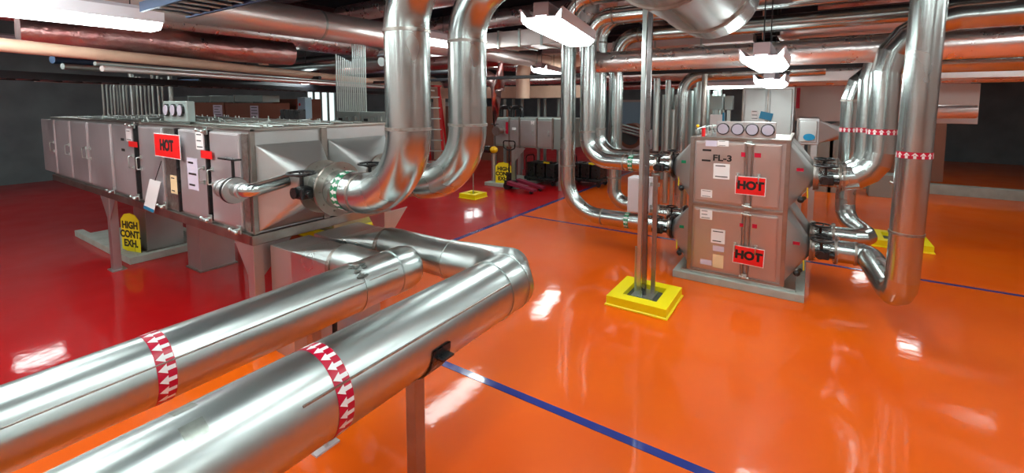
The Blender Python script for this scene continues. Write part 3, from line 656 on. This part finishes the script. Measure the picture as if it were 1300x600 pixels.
run('beige_pipe', 'long beige pipe crossing the upper left under the red wrapped duct', 'pipe', [(-5.6, .1, 2.6), (-10.4, 10.8, 2.6)], .062, 'beige', seg=24)
t = thing('trapeze_hanger', (-7.2, 3.8, 2.66), 'beige painted steel hanger post against the red wrapped duct', 'support')
q = atz(335, 83, 2.66); MB().box((q.x - .05, q.y - .05, 2.665), (q.x + .05, q.y + .05, 2.98), .005).build('post', 'beige', t)
MB().box((q.x - .35, q.y - .26, 2.93), (q.x + .16, q.y - .10, 3.0), .005, rot=Matrix.Rotation(.1, 3, 'Z')).build('cross_beam', 'beige', t)
def ladder_tray(label, a, b_, w, h, m, pitch=.23, rung='galv'):
    a = V(a); b_ = V(b_); t = thing('cable_tray', a, label, 'cable tray'); d = (b_ - a).normalized(); s = d.cross(ZU).normalized() * w / 2
    for sg in (1, -1):
        p = a + s * sg; MB().prism([p - s.normalized() * .012, p + s.normalized() * .012, p + s.normalized() * .012 + ZU * h, p - s.normalized() * .012 + ZU * h], b_ - a).build('side_rail', m, t)
    L = (b_ - a).length; n = min(int(L / pitch), 95)
    for k in range(n):
        c = a + d * (k + .5) * L / n + ZU * .02; MB().cyl(c - s, c + s, .014, 8).build('rung', rung, t)
    MB().prism([a - s + ZU * .035, a + s + ZU * .035, a + s + ZU * .05, a - s + ZU * .05], (b_ - a) * .98).build('cable_layer', 'tray', t)
    return t
ladder_tray('blue grey cable tray with rungs crossing the top left corner', (-4.78, 1.72, 2.86), (-2.75, 1.72, 2.86), .34, .08, 'tray', .17)
ladder_tray('dark cable tray with hanging rungs under the beige pipe at left', (-7.4, .6, 2.36), (-12.4, 10.6, 2.36), .4, .09, 'dark', .25)
ladder_tray('second dark cable tray beside the brown boards', (-9.2, 3.6, 2.45), (-11.8, 8.4, 2.45), .4, .09, 'dark', .25)
rect('strut_beam', 'long black strut crossing behind the tall pipes below the foil pipe', 'beam', (-9.5, 7.28, 2.54), (7, 7.34, 2.60), 'dark')
run('foil_pipe', 'crinkled foil pipe crossing behind the end on strip light, elbow at its left end', 'pipe', [(5.5, 6.27, 2.67), (-2.78, 6.27, 2.67), (-2.78, 6.27, 4.5)], .145, 'foil', R=.2, seg=40)
run('foil_pipe', 'upper foil pipe above the crinkled one near the top right corner', 'pipe', [(7.5, 9.5, 3.36), (-.45, 9.5, 3.36), (-.45, 12, 3.36)], .16, 'duct', R=.2, seg=32, seams=[((1.2, 9.5, 3.36), X_), ((2.6, 9.5, 3.36), X_)])
rect('flat_duct', 'flat duct with seams above the foil pipe, right of the tall pipes', 'duct', (-5.6, 9.8, 3.26), (-1.0, 10.4, 3.42), 'duct', seams=4)
rect('flat_duct', 'flat duct reflecting orange floor, left of the right hand pipe elbows', 'duct', (-.6, 9.0, 2.44), (2.4, 9.5, 2.60), 'duct')
rect('flat_duct', 'slim flat duct under the black strut over the gauges', 'duct', (-3.6, 8.3, 2.56), (-.9, 8.8, 2.70), 'duct')
# big round duct with elbow at top
t = thing('round_duct', (-.95, 2, 2.7), 'very thick round duct with an elbow hanging down at the top right of centre', 'duct')
bx_, bz = -.66, 2.88
MB().tube([(bx_, .2, bz), (bx_, 3.40, bz)], .30, 56).build('duct_body', 'pipe', t)
MB().tube(bend([(bx_, 3.39, bz), (bx_, 4.1, bz), (bx_, 4.1, 4.5)], .40, 4), .305, 56, gore=True).build('elbow', 'pipe', t)
for y in (2.4, 3.35): MB().disc((bx_, y, bz), Y_, .312, .02, 56).build('joint_ring', 'weld', t)
rect('hanger_strut', 'black vertical strut hanging from the ceiling left of the foil pipes', 'support', (-.56, 8.0, 3.1), (-.46, 8.06, 4.5), 'black')
run('hanger_rod', 'thin beige rod hanging beside the black vertical strut', 'rod', [(-.68, 8.0, 3.05), (-.70, 8.0, 4.5)], .014, 'beige', seg=8)
# ducts seen between the second thick pipe and the strip light
rect('flat_duct', 'pale rectangular duct left of the main strip light', 'duct', (-5.5, 6.6, 3.05), (-2.9, 7.2, 3.32), 'duct', seams=5)
run('wrapped_duct', 'reddish foil elbow dropping beside the second thick pipe', 'duct', [(-9.4, 8.3, 3.05), (-6.9, 8.3, 3.05), (-5.85, 8.3, 2.5), (-5.85, 8.3, 2.35)], .15, 'foil_red', R=.25, seg=28)
a = aty(720, 76, 10.5); b_ = aty(664, 76, 10.5)
run('beige_pipe', 'thick beige pipe with a rounded corner behind the tall pipe row', 'pipe', [(a.x + 3, 10.5, a.z), (b_.x, 10.5, a.z), (b_.x, 10.5, 2.2)], .19, 'beige', R=.32, seg=28)
rect('beige_duct', 'wide beige duct low across the background left of the tall pipes', 'duct', (-11.5, 11.2, 2.22), (-5.2, 11.8, 2.56), 'beige')
rect('beige_duct', 'beige duct in the background between the two thick pipes', 'duct', (-15, 8.6, 2.62), (-9.4, 8.8, 2.8), 'beige')
a = aty(558, 150, 12.5)
run('beige_pipe', 'upright beige pipe with an elbow seen between the two thick pipes', 'pipe', [(a.x, 12.5, 0), (a.x, 12.5, 2.82), (a.x - 2.5, 12.5, 2.82)], .22, 'beige', R=.45, seg=28)
# ladder
def ladder(x, y, h):
    t = thing('step_ladder', (x, y, 0), 'tall red step ladder standing far back between the two thick pipes', 'ladder')
    D = V((.84, .54, 0)); W = V((.54, -.84, 0))
    for sg in (1, -1):
        p0 = V((x, y, 0)) + D * sg * .30; p1 = V((x, y, h)) + D * sg * .17
        m = MB(); m.prism([p0 - D * .04 - W * .02, p0 + D * .04 - W * .02, p0 + D * .04 + W * .02, p0 - D * .04 + W * .02], p1 - p0); m.build('side_rail', 'red', t)
        q0 = p0 - W * 1.0; m = MB(); m.prism([q0 - D * .03 - W * .02, q0 + D * .03 - W * .02, q0 + D * .03 + W * .02, q0 - D * .03 + W * .02], p1 - q0); m.build('rear_leg', 'red', t)
    n = int(h / .3)
    for k in range(1, n):
        f = k / n; e = .30 - .13 * f; c = V((x, y, h * f)); MB().prism([c - D * e - W * .05, c + D * e - W * .05, c + D * e + W * .05, c - D * e + W * .05], (0, 0, .03)).build('step', 'galv', t)
    MB().box((x - .2, y - .15, h), (x + .2, y + .15, h + .04)).build('top_cap', 'red', t)
l_ = atz(551, 194, 0); ladder(l_.x * .72, l_.y * .72, 2.55)

# ------------------------------------------------------------------ conduits
def conduit_run(label, group, pts):
    for (x, y, z0, z1, r, bx) in pts:
        P = [(x, y, z0), (x, y, z1)] + ([(x, y + .5, z1)] if bx else [])
        tag(MB().tube(bend(P, .15, 5) if bx else P, r, 8).build('conduit', 'galv'), label, 'conduit', group)
L = []
for i, px in enumerate((133, 138, 143, 147, 151, 155, 159, 163, 176, 181, 186, 191, 196, 203, 208)):
    q = aty(px, 150, 3.45 + .07 * (i % 3)); L.append((q.x, 3.45 + .07 * (i % 3), 1.70, 2.62 - .03 * (i % 4), .02, -.5 if i < 8 else 0))
conduit_run('thin steel conduit in the bundle rising behind the left end of the cabinet bank', 'conduits behind the left bank', L)
for px, r, lab in ((168, .045, 'thick dark riser pipe left of the gauge box'), (217, .038, 'pale riser pipe just left of the gauge box')):
    q = aty(px, 120, 3.385); run('riser_pipe', lab, 'pipe', [(q.x, 3.385, 0), (q.x, 3.385, 4.5 if px < 200 else 2.55)], r, 'galv', seg=16)
t = thing('wireway', (-9, 3.5, 0), 'long grey wireway behind the left bank from which the conduits rise', 'wireway')
MB().box((-11.5, 3.42, 1.55), (-7.2, 3.64, 1.70), .004).build('wireway_body', 'greybox', t)
for x in (-11.2, -9.3, -7.4): MB().box((x - .03, 3.5, 0), (x + .03, 3.56, 1.55)).build('post', 'galv', t)
# control cabinet on the yellow curb behind the bank
cc = thing('control_cabinet', (-6.45, 4.7, .1), 'grey control cabinet with louvres standing in the large yellow curb', 'control cabinet')
MB().box((-6.80, 4.26, .05), (-6.12, 5.16, 1.60), .008).build('cabinet_shell', 'cab', cc)
for k in range(12): MB().box((-6.76 + k * .05, 4.23, .15), (-6.735 + k * .05, 4.265, .75), .003).build('louvre_blade', 'galv', cc)
for i, (p0, p1) in enumerate(((427, 456), (459, 489))):
    a = aty(p0, 142, 4.75); b_ = aty(p1, 142, 4.75)
    g = thing('switch_box', ((a.x + b_.x) / 2, 4.8, 1.6), ['left', 'right'][i] + ' one of two grey switch boxes under the conduit bundle', 'electrical box')
    MB().box((a.x, 4.75, 1.602), (b_.x, 5.0, 1.945), .006).build('box_body', 'greybox', g)
    for j in range(3):
        xx = a.x + (b_.x - a.x) * (.18 + .3 * j); MB().box((xx - .03, 4.73, 1.80), (xx + .05, 4.75, 1.84 + .02 * j), .004).build('switch_plate', 'black' if j == 0 else 'galv', g)
        MB().cyl((xx + .03, 4.70, 1.72), (xx + .03, 4.75, 1.72), .022, 10).build('knob', 'galv', g)
L = []
for i in range(15):
    q = aty(428 + i * 2.6, 120, 4.82); L.append((q.x, 4.82, 1.95, 3.12 if i > 7 else 2.90 - .02 * i, .0115, 0))
conduit_run('thin steel conduit in the bundle rising from the two switch boxes', 'conduits above the switch boxes', L)
# black relay row and blue topped box on the bank
rl = thing('relay_row', (-4.9, 3.2, 1.89), 'row of black switches on the back edge of the left cabinet bank', 'switch')
for k in range(4):
    q = aty(363 + k * 6, 150, 3.2); MB().box((q.x - .045, 3.15, 1.89), (q.x + .045, 3.25, 2.01), .01).build('switch_block', 'black', rl)
q0 = aty(362, 150, 3.2); q1 = aty(386, 150, 3.2); MB().box((q0.x, 3.16, 1.872), (q1.x, 3.26, 1.892)).build('base_rail', 'galv', rl)
q = aty(386, 128, 5.6); t = thing('blue_box', (q.x, 5.6, 1.9), 'small pale blue box with a red dot beyond the row of black switches', 'electrical box')
MB().box((q.x - .16, 5.55, 1.75), (q.x + .12, 5.7, 2.20), .01).build('box_body', 'bluepane', t); MB().cyl((q.x - .08, 5.54, 2.05), (q.x - .08, 5.55, 2.05), .03, 12).build('red_dot', 'red', t); MB().box((q.x - .04, 5.6, 0), (q.x + .0, 5.64, 1.75)).build('post', 'galv', t)
# brown crates
def crate(p0, p1, Y, top, lab, label=True):
    a = aty(p0, 140, Y); b_ = aty(p1, 140, Y); t = thing('brown_crate', ((a.x + b_.x) / 2, Y + .4, 0), lab, 'crate')
    MB().box((a.x, Y, 0), (b_.x, Y + .7, top), .01).build('board_box', 'card', t)
    if label: w = b_.x - a.x; paper(t, b_.x - w * .26, b_.x - w * .04, top - .34, top - .06, Y - .002, 'lilac', 4)
crate(236, 284.5, 5.4, 2.09, 'tall brown board crate with a white label, behind the gauge box'); crate(286, 330, 5.4, 2.08, 'tall brown board crate right of the first, with a white label')
crate(346, 376, 6.6, 2.18, 'brown board crate near the bright window', False)
rect('grey_duct', 'grey duct resting along the tops of the brown crates', 'duct', (aty(214, 125, 5.5).x, 5.5, 2.10), (aty(333, 125, 5.5).x, 5.9, 2.25), 'greybox', seams=3)
# bright windows on the left wall
i = 0
for a0, b0 in ((389, 397), (398, 406), (407, 415), (416, 424)):
    i += 1; y0 = atx(a0, 130, -17).y; y1 = atx(b0, 130, -17).y
    w = MB().box((-17.0, y0, 1.0), (-16.97, y1, 2.62)); o = w.build('window_%d' % i, 'lit'); o['kind'] = 'structure'
    f = MB(); 
    for yy in (y0, y1): f.box((-16.99, yy - .03, .95), (-16.93, yy + .03, 2.67))
    for zz in (1.0, 2.62): f.box((-16.99, y0, zz - .04), (-16.93, y1, zz + .04))
    f.build('window_frame', 'greybox', o)
a = aty(786, 128, 21.95); b_ = aty(818, 160, 21.95)
o = MB().box((a.x, 21.96, b_.z), (b_.x, 22.0, a.z)).build('window_5', 'bluepane'); o['kind'] = 'structure'
f = MB()
for xx in (a.x, b_.x): f.box((xx - .05, 21.9, b_.z - .05), (xx + .05, 21.98, a.z + .05))
for zz in (a.z, b_.z): f.box((a.x, 21.9, zz - .05), (b_.x, 21.98, zz + .05))
f.build('window_frame', 'wallp', o)

# ------------------------------------------------------------------ background filter bank with pallet jack
YB = 9.55
def XB(px, py=190): return aty(px, py, YB).x
bb_ = thing('filter_cabinet_bank', (XB(675), YB + .5, 0), 'small stainless filter bank far back behind the pallet jack', 'filter cabinet')
MB().box((XB(628), YB, .98), (XB(716), YB + 1.3, 1.70), .008).build('cabinet_shell', 'greybox', bb_)
for p0, p1 in ((630, 646), (648, 659), (661, 681), (683, 701)):
    d = MB().box((XB(p0), YB - .03, 1.02), (XB(p1), YB - .002, 1.66), .02).build('door', 'cab', bb_); pull(d, XB(p1) - .08, 1.35, YB - .03, .1)
for p in (628.5, 647, 660, 682, 702): MB().box((XB(p) - .02, YB - .04, .96), (XB(p) + .02, YB, 1.72), .004).build('mullion', 'cabfr', bb_)
for p in (652, 712): 
    MB().box((XB(p) - .05, YB - .02, 0), (XB(p) + .05, YB + .08, .97), .004).build('leg', 'cab', bb_)
    MB().prism([(XB(p) + .05, YB, .96), (XB(p) + .35, YB, .96), (XB(p) + .05, YB, .62)], (0, .01, 0)).build('gusset', 'cab', bb_)
for p in (630,): MB().box((XB(p) - .05, YB + 1.1, 0), (XB(p) + .05, YB + 1.2, .97), .004).build('leg', 'cab', bb_)
paper(bb_, XB(643), XB(646), 1.3, 1.6, YB - .034, 'crimson', 0, 'red_tag'); paper(bb_, XB(651), XB(656), 1.40, 1.47, YB - .034, 'white'); paper(bb_, XB(675), XB(679), 1.55, 1.64, YB - .034, 'white', 2)
vs_ = MB().cyl((XB(638), YB - .28, 1.38), (XB(638), YB, 1.38), .08, 20); vs_.disc((XB(638), YB - .28, 1.38), Y_, .12, .03); vs_.build('outlet_flange', 'cabfr', bb_)
handwheel(bb_, (XB(635), YB - .24, 1.52), Z_, .10)
q = aty(639, 220, YB - .3); cont_sign((q.x, YB - .3, .09), .42, .52, (.2, -1, 0), 'yellow arched exhaust sign far back beside the pallet jack')
t = thing('floor_curb', (q.x, YB, 0), 'pale curb slab under the far yellow exhaust sign', 'floor curb'); MB().box((q.x - .5, YB - .42, 0), (q.x + .5, YB + 1, .085), .01).build('curb_block', 'conc', t)
yv = thing('yellow_actuator', (q.x - .7, YB - .1, 0), 'yellow capped pump at the left foot of the far filter bank', 'pump')
q = aty(627, 190, YB - .2); MB().sphere((q.x, YB - .2, q.z), .10, 14, (1.1, 1, .9)).build('pump_cap', 'ytip', yv); MB().cyl((q.x, YB - .2, .0), (q.x, YB - .2, q.z - .1), .07, 14).build('pump_body', 'galv', yv); MB().cyl((q.x - .35, YB - .2, q.z), (q.x - .1, YB - .2, q.z), .09, 14).build('motor', 'black', yv)
pj = thing('pallet_jack', (-6.15, 9.0, 0), 'black pallet jack with a looped handle and reddish forks parked before the far filter bank', 'pallet jack')
jx, jy = atz(671, 232, 0).x + .05, 9.05
m = MB(); m.tube(bend([(jx, jy, .35), (jx, jy, .98)], .1), .02, 10); m.tube(bend([(jx, jy, .93), (jx - .16, jy, 1.0), (jx - .17, jy, 1.17), (jx + .17, jy, 1.17), (jx + .16, jy, 1.0), (jx, jy, .93)], .05, 4), .016, 8); m.build('handle', 'black', pj)
m = MB(); m.cyl((jx, jy, .12), (jx, jy, .40), .06, 16); m.box((jx - .1, jy - .08, .1), (jx + .2, jy + .08, .22), .02); m.build('pump_unit', 'black', pj)
for s_ in (-1, 1):
    MB().cyl((jx - .02, jy + s_ * .07 - .025, .09), (jx - .02, jy + s_ * .07 + .025, .09), .09, 18).build('steer_wheel', 'black', pj)
    m = MB(); m.prism([(jx + .12, jy + s_ * .20 - .08, .16), (jx + .85, jy + s_ * .20 - .08, .06), (jx + .85, jy + s_ * .20 - .08, .10), (jx + .12, jy + s_ * .20 - .08, .24)], (0, .16, 0)); m.build('fork', 'fork', pj)
    MB().cyl((jx + .75, jy + s_ * .20 - .03, .04), (jx + .75, jy + s_ * .20 + .03, .04), .04, 12).build('load_wheel', 'black', pj)
def cart(x, y, lab):
    t = thing('battery_cart', (x, y, 0), lab, 'cart')
    MB().box((x - .45, y - .3, .12), (x + .45, y + .3, .2), .02).build('cart_deck', 'black', t); 
    for sx in (-1, 1):
        for sy in (-1, 1): MB().cyl((x + sx * .36, y + sy * .22 - .02, .06), (x + sx * .36, y + sy * .22 + .02, .06), .06, 14).build('caster', 'black', t)
    for k in range(3): MB().box((x - .40 + k * .28, y - .24, .2), (x - .16 + k * .28, y + .24, .56), .02).build('battery_block', 'black', t)
    m = MB(); m.tube(bend([(x - .44, y - .2, .2), (x - .44, y - .2, .72), (x - .44, y + .2, .72), (x - .44, y + .2, .2)], .08, 4), .015, 8); m.build('push_bar', 'black', t)
    MB().box((x + .1, y - .25, .56), (x + .25, y - .2, .6)).build('yellow_label', 'ysign', t)
q = atz(712, 224, 0); cart(q.x + .15, q.y - 1.2, 'black battery cart right of the pallet jack'); q = atz(745, 226, 0); cart(q.x + .45, q.y - .9, 'second black battery cart half hidden by the tall pipe row')
rect('brown_board', 'brown panel behind the far filter bank', 'panel', (-11.9, 13.2, 0), (-8.6, 13.3, 1.95), 'card')
rect('white_screen', 'pale screen at the left behind the far filter bank', 'panel', (-15.5, 14.2, 0), (-11.6, 14.3, 2.1), 'wallp')
for k, px in enumerate((654, 668)):
    q = aty(px, 145, 10.9); run('vent_pipe', ['left black hooped vent pipe on top of the far filter bank', 'right black hooped vent pipe on top of the far filter bank'][k], 'pipe', [(q.x, 10.2, 1.70), (q.x, 10.2, 1.96), (q.x + .3, 10.2, 1.96), (q.x + .3, 10.2, 1.70)], .06, 'black', R=.1, seg=14)
for k in range(6):
    q = aty((641, 652, 663, 684, 692, 709)[k], 140, 12.0); tag(MB().cyl((q.x, 12.0, 0), (q.x, 12.0, 2.2), .05, 10).build('riser_pipe', 'greybox'), 'thin grey green riser pipe in the row behind the far filter bank', 'pipe', 'risers behind the far filter bank')

# ------------------------------------------------------------------ background right
def bigcab(x0, x1, Y, z0, z1, lab, nd, papers=()):
    t = thing('filter_cabinet', ((x0 + x1) / 2, Y + .5, 0), lab, 'filter cabinet')
    MB().box((x0, Y, z0), (x1, Y + 1.0, z1), .01).build('cabinet_shell', 'cab', t); w = (x1 - x0) / nd
    for k in range(nd):
        MB().box((x0 + w * k + .03, Y - .03, z0 + .04), (x0 + w * (k + 1) - .03, Y - .002, z1 - .04), .02).build('door', 'hood', t)
        MB().box((x0 + w * k - .012, Y - .04, z0), (x0 + w * k + .012, Y, z1), .003).build('mullion', 'cabfr', t)
    for x in (x0 + .06, x1 - .06):
        for y in (Y + .06, Y + .94): MB().box((x - .04, y - .04, 0), (x + .04, y + .04, z0)).build('leg', 'cab', t)
    return t
t = bigcab(aty(943, 140, 9.4).x, aty(1008, 140, 9.4).x, 9.4, 1.2, 2.37, 'tall pale cabinet with rounded doors behind the row of gauges', 2)
a = aty(967, 146, 9.35); b_ = aty(977, 154, 9.35)
bt = thing('blue_tag', (0, 0, 0), 'tilted blue tag hanging on the tall pale cabinet behind the gauges', 'tag'); c_ = aty(972.5, 147, 9.33); bt.location = c_
MB().box(c_ - V((.10, .002, .065)), c_ + V((.10, .002, .065)), 0, rot=Matrix.Rotation(.22, 3, 'Y')).build('tag_card', 'tagblue', bt)
c_ = aty(958, 146, 9.34); paper(t, c_.x - .06, c_.x + .06, c_.z - .09, c_.z + .09, 9.365, 'white', 3)
t = bigcab(aty(1012, 170, 8.7).x, aty(1040, 170, 8.7).x, 8.7, 1.42, 1.84, 'smaller cabinet with rounded corners right of the two tier cabinet', 1)
x0_ = aty(1040, 170, 8.7).x; MB().square_round([(x0_, 8.75, 1.45), (x0_, 9.4, 1.45), (x0_, 9.4, 1.80), (x0_, 8.75, 1.80)], (x0_ + .28, 9.05, 1.6), X_, .10).build('transition', 'cab', t)
bt = thing('blue_tag', (0, 0, 0), 'blue oval tag on the smaller cabinet at right', 'tag'); c_ = aty(1027, 174, 8.64); bt.location = c_
MB().prism([c_ + V((math.cos(a) * .08, 0, math.sin(a) * .055)) for a in [k * PI / 8 for k in range(16)]], (0, .006, 0)).build('tag_card', 'tagblue', bt)
rect('pale_duct', 'wide pale pinkish duct with a red stripe at right background', 'duct', (-.30, 11.0, 1.72), (2.4, 11.6, 2.42), 'wallp')
c_ = aty(1013, 125, 10.98); tag(MB().box((c_.x - .035, 10.985, c_.z - .20), (c_.x + .035, 10.995, c_.z + .22)).build('red_stripe_sign', 'crimson'), 'narrow upright red strip on the wide pale duct', 'sign')
run('angled_duct', 'pale duct rising diagonally across the right background', 'duct', [(-.1, 10.2, 1.55), (.35, 10.2, 1.60), (1.35, 10.2, 1.93), (2.2, 10.2, 1.95)], .11, 'duct', R=.3, seg=24)
for k, (p0, p1, z0, z1) in enumerate(((901, 918, 1.95, 2.20), (920, 930, 1.95, 2.20))):
    a = aty(p0, 130, 9.6); b_ = aty(p1, 130, 9.6)
    g = thing('switch_box', ((a.x + b_.x) / 2, 9.7, 0), ['wider', 'narrower'][k] + ' of two pale switch boxes left of the tall pale cabinet', 'electrical box')
    MB().box((a.x, 9.6, z0), (b_.x, 9.8, z1 + .02), .01).build('box_body', 'greybox', g); MB().box(((a.x + b_.x) / 2 - .03, 9.65, 0), ((a.x + b_.x) / 2 + .03, 9.75, z0)).build('post', 'galv', g)
a = aty(909, 148, 9.5); t = thing('blue_white_box', (a.x, 9.5, 0), 'white box with a blue edge behind the left gauges', 'electrical box'); MB().box((a.x - .1, 9.45, 1.6), (a.x + .12, 9.6, 1.86), .01).build('box_body', 'white', t); MB().box((a.x + .12, 9.45, 1.6), (a.x + .15, 9.6, 1.9)).build('blue_edge', 'tagblue', t); MB().box((a.x - .02, 9.5, 0), (a.x + .03, 9.56, 1.6)).build('post', 'galv', t)
a = aty(867, 150, 8.2)
run('steel_pipe', 'steel pipe bent at its top, just left of the gauges', 'pipe', [(a.x, 8.2, .2), (a.x, 8.2, 2.55), (a.x + 2.0, 8.2, 2.60)], .105, 'pipe', R=.3, seg=28)
for k, (px, Y, r, lab) in enumerate(((893, 7.9, .045, 'dark thin riser just above the two tier cabinet'), (833, 8.8, .06, 'thin riser right of the strut posts'), (847, 9.6, .05, 'slim riser between strut posts and two tier cabinet'), (855, 9.0, .03, 'thinnest riser left of the bent steel pipe'), (888, 10.2, .08, 'pale riser behind the gauges'))):
    a = aty(px, 150, Y); run('riser_pipe', lab, 'pipe', [(a.x, Y, .0), (a.x, Y, 2.55 if k != 3 else 1.95)], r, 'galv' if k else 'cabfr', seg=16)
for k in range(16):
    px = 842 + k * 5; Y = 12.5 + (k % 3) * .3; a = aty(px, 150, Y)
    tag(MB().cyl((a.x, Y, 0), (a.x, Y, 2.3 + .1 * (k % 3)), .04 + .015 * (k % 3), 10).build('riser_pipe', 'greybox'), 'thin grey green riser in the crowded background left of the two tier cabinet', 'pipe', 'risers left of the two tier cabinet')
rect('grey_cabinet', 'low grey cabinet far back between tall pipes and strut posts', 'cabinet', (aty(783, 180, 16).x, 16, .4), (aty(822, 180, 16).x, 16.6, 1.1), 'panel')
t = thing('fan_housing', (-5.4, 15, .5), 'dark round fan housing below the blue window', 'fan'); q = aty(803, 172, 15); MB().disc((q.x, 15, q.z), Y_, .42, .5, 28).build('fan_ring', 'card', t); MB().disc((q.x, 14.73, q.z), Y_, .30, .05, 24).build('fan_opening', 'pit', t); MB().box((q.x - .4, 14.8, 0), (q.x + .4, 15.2, q.z - .3)).build('fan_base', 'panel', t)
for k in range(3):
    a = aty(782, 156 + 4 * k, 14 + .2 * k); b_ = aty(812, 164 + 4 * k, 13.6 + .2 * k); run('pale_conduit', ['top', 'middle', 'bottom'][k] + ' of three pale slanting conduits below the blue window', 'conduit', [a, b_], .04, 'galv', seg=10)
# right background low things
rect('dark_locker', 'dark reddish locker between the right hand pipes', 'cabinet', (1.35, 14.2, .25), (2.6, 14.8, 1.9), 'card'); rect('grey_kerb', 'long grey kerb at the foot of the far right equipment', 'kerb', (-.4, 13.9, 0), (7, 14.15, .22), 'conc')
for k, (px, w, h) in enumerate(((1042, .25, 1.3), (1064, .16, 1.5), (1129, .3, .5))):
    a = aty(px, 180, 12.8); rect('machine_cabinet', ['grey green cabinet behind the small right cabinet', 'narrow grey green cabinet left of the first tall right pipe', 'low grey cabinet seen between the two tallest right pipes'][k], 'cabinet', (a.x - w, 12.8, 0), (a.x + w, 13.3, h), 'greybox')

# ------------------------------------------------------------------ ceiling structure and filler runs
for k in range(10):
    y = -3 + k * 2.4; t = thing('steel_joist', (-4, y, 4.2), 'dark steel joist under the ceiling deck', 'beam', 'ceiling joists')
    MB().box((-17, y - .09, 4.18), (8, y + .09, 4.21)).build('bottom_flange', 'ceil', t); MB().box((-17, y - .012, 4.21), (8, y + .012, 4.5)).build('web', 'ceil', t)
over = [ # label, start, end, r, mat
    ('pink foil pipe high over the second thick pipe', (-7.6, 5.6, 3.75), (.4, 5.3, 3.75), .16, 'foil'),
    ('foil pipe high near the ceiling at upper centre', (-9, 8.4, 3.95), (3, 8.4, 3.95), .2, 'foil'),
    ('pale high pipe crossing over the tall pipe row', (-3.2, 4.9, 3.95), (-3.2, 16, 3.95), .13, 'duct'),
    ('slim high pipe at the top right', (-.3, 8.6, 3.72), (7.5, 8.6, 3.72), .05, 'duct'),
    ('slim reddish high pipe at the top right', (0, 10.8, 3.95), (7.5, 10.8, 3.95), .07, 'foil_red'),
    ('distant foil pipe across the background at left', (-15, 9.9, 3.2), (-6.4, 9.9, 3.2), .17, 'foil_red'),
    ('distant pale pipe across the background', (-15, 13.6, 2.85), (3, 13.6, 2.85), .14, 'foil'),
    ('distant dark pipe across the background', (-15, 12.9, 3.55), (6, 12.9, 3.55), .12, 'dark'),
    ('distant foil pipe behind the tall pipe row', (-8, 15.8, 3.1), (6, 15.8, 3.1), .2, 'foil_red'),
    ('distant foil pipe low behind the strut posts', (-8, 14.6, 2.62), (3, 14.6, 2.62), .12, 'foil_red'),
    ('far crinkled foil pipe above the pale duct at right', (-.5, 10.6, 2.52), (3, 10.6, 2.52), .10, 'foil'),
    ('blue grey pipe above the brown crates', (-16, 6.2, 2.9), (-7.2, 6.2, 2.9), .09, 'galv'),
    ('dark conduit above the brown crates', (-16, 5.1, 2.55), (-7.6, 5.1, 2.55), .03, 'dark'),
    ('dark conduit above the conduit bundle', (-16, 7.6, 2.75), (-6.2, 7.6, 2.75), .05, 'dark'),
    ('pale pipe behind the conduit bundle', (-16, 8.1, 3.35), (-6.2, 8.1, 3.35), .1, 'galv'),
    ('foil pipe running away along the left wall', (-9.6, 1.0, 3.5), (-9.6, 18, 3.5), .25, 'foil'),
    ('reddish foil pipe running away beyond the thick foil one', (-8.0, 4.8, 3.75), (-8.0, 18, 3.75), .2, 'foil_red'),
    ('foil pipe running away above the right hand pipes', (3.3, 3, 4.0), (3.3, 18, 4.0), .17, 'foil'),
]
for lab, a, b_, r, mm in over: run('overhead_pipe', lab, 'pipe', [a, b_], r, mm, seg=24)
for k, (dx, z, r, mm, lab) in enumerate(((.55, 2.50, .022, 'galv', 'pale conduit running beside the beige pipe at left'), (.75, 2.44, .03, 'duct', 'purplish slim pipe running under the beige pipe at left'), (-.6, 2.52, .035, 'galv', 'second pale conduit beyond the beige pipe at left'), (-1.0, 2.62, .05, 'tray', 'blue grey pipe beyond the beige pipe at left'), (-1.9, 2.40, .03, 'duct', 'slim pale pipe above the brown crates at left'))):
    run('overhead_conduit', lab, 'conduit', [(-6.6 + dx - .2, 1.6, z), (-10.3 + dx, 10.2, z)], r, mm, seg=12)
rect('flat_duct', 'wide pinkish duct above the cable tray at top left', 'duct', (-8.6, 1.9, 3.5), (-3.0, 2.9, 3.9), 'duct', seams=3)
rect('flat_duct', 'dark navy duct high between the left foil pipe and the thick pipes', 'duct', (-12, 3.6, 3.8), (-3.4, 4.6, 4.1), 'ceil')
for k in range(24):
    x = random.uniform(-8, 5); y = 9 + k * .42; z = random.uniform(3.6, 4.3)
    tag(MB().cyl((x - random.uniform(1, 3), y, z), (x + random.uniform(1, 3), y, z), random.uniform(.015, .04), 8).build('ceiling_conduit', random.choice(['galv', 'dark', 'duct', 'foil_red'])), 'short conduit run high under the dark ceiling', 'conduit', 'conduits under the ceiling')

# ------------------------------------------------------------------ world and view
w = bpy.data.worlds.new('world'); bpy.context.scene.world = w; w.use_nodes = True
w.node_tree.nodes['Background'].inputs['Color'].default_value = (.5, .55, .6, 1); w.node_tree.nodes['Background'].inputs['Strength'].default_value = .3
sc = bpy.context.scene
sc.view_settings.view_transform = 'Standard'; sc.view_settings.look = 'None'; sc.view_settings.gamma = 1; sc.view_settings.exposure = -0.55
sc.view_settings.use_curve_mapping = False
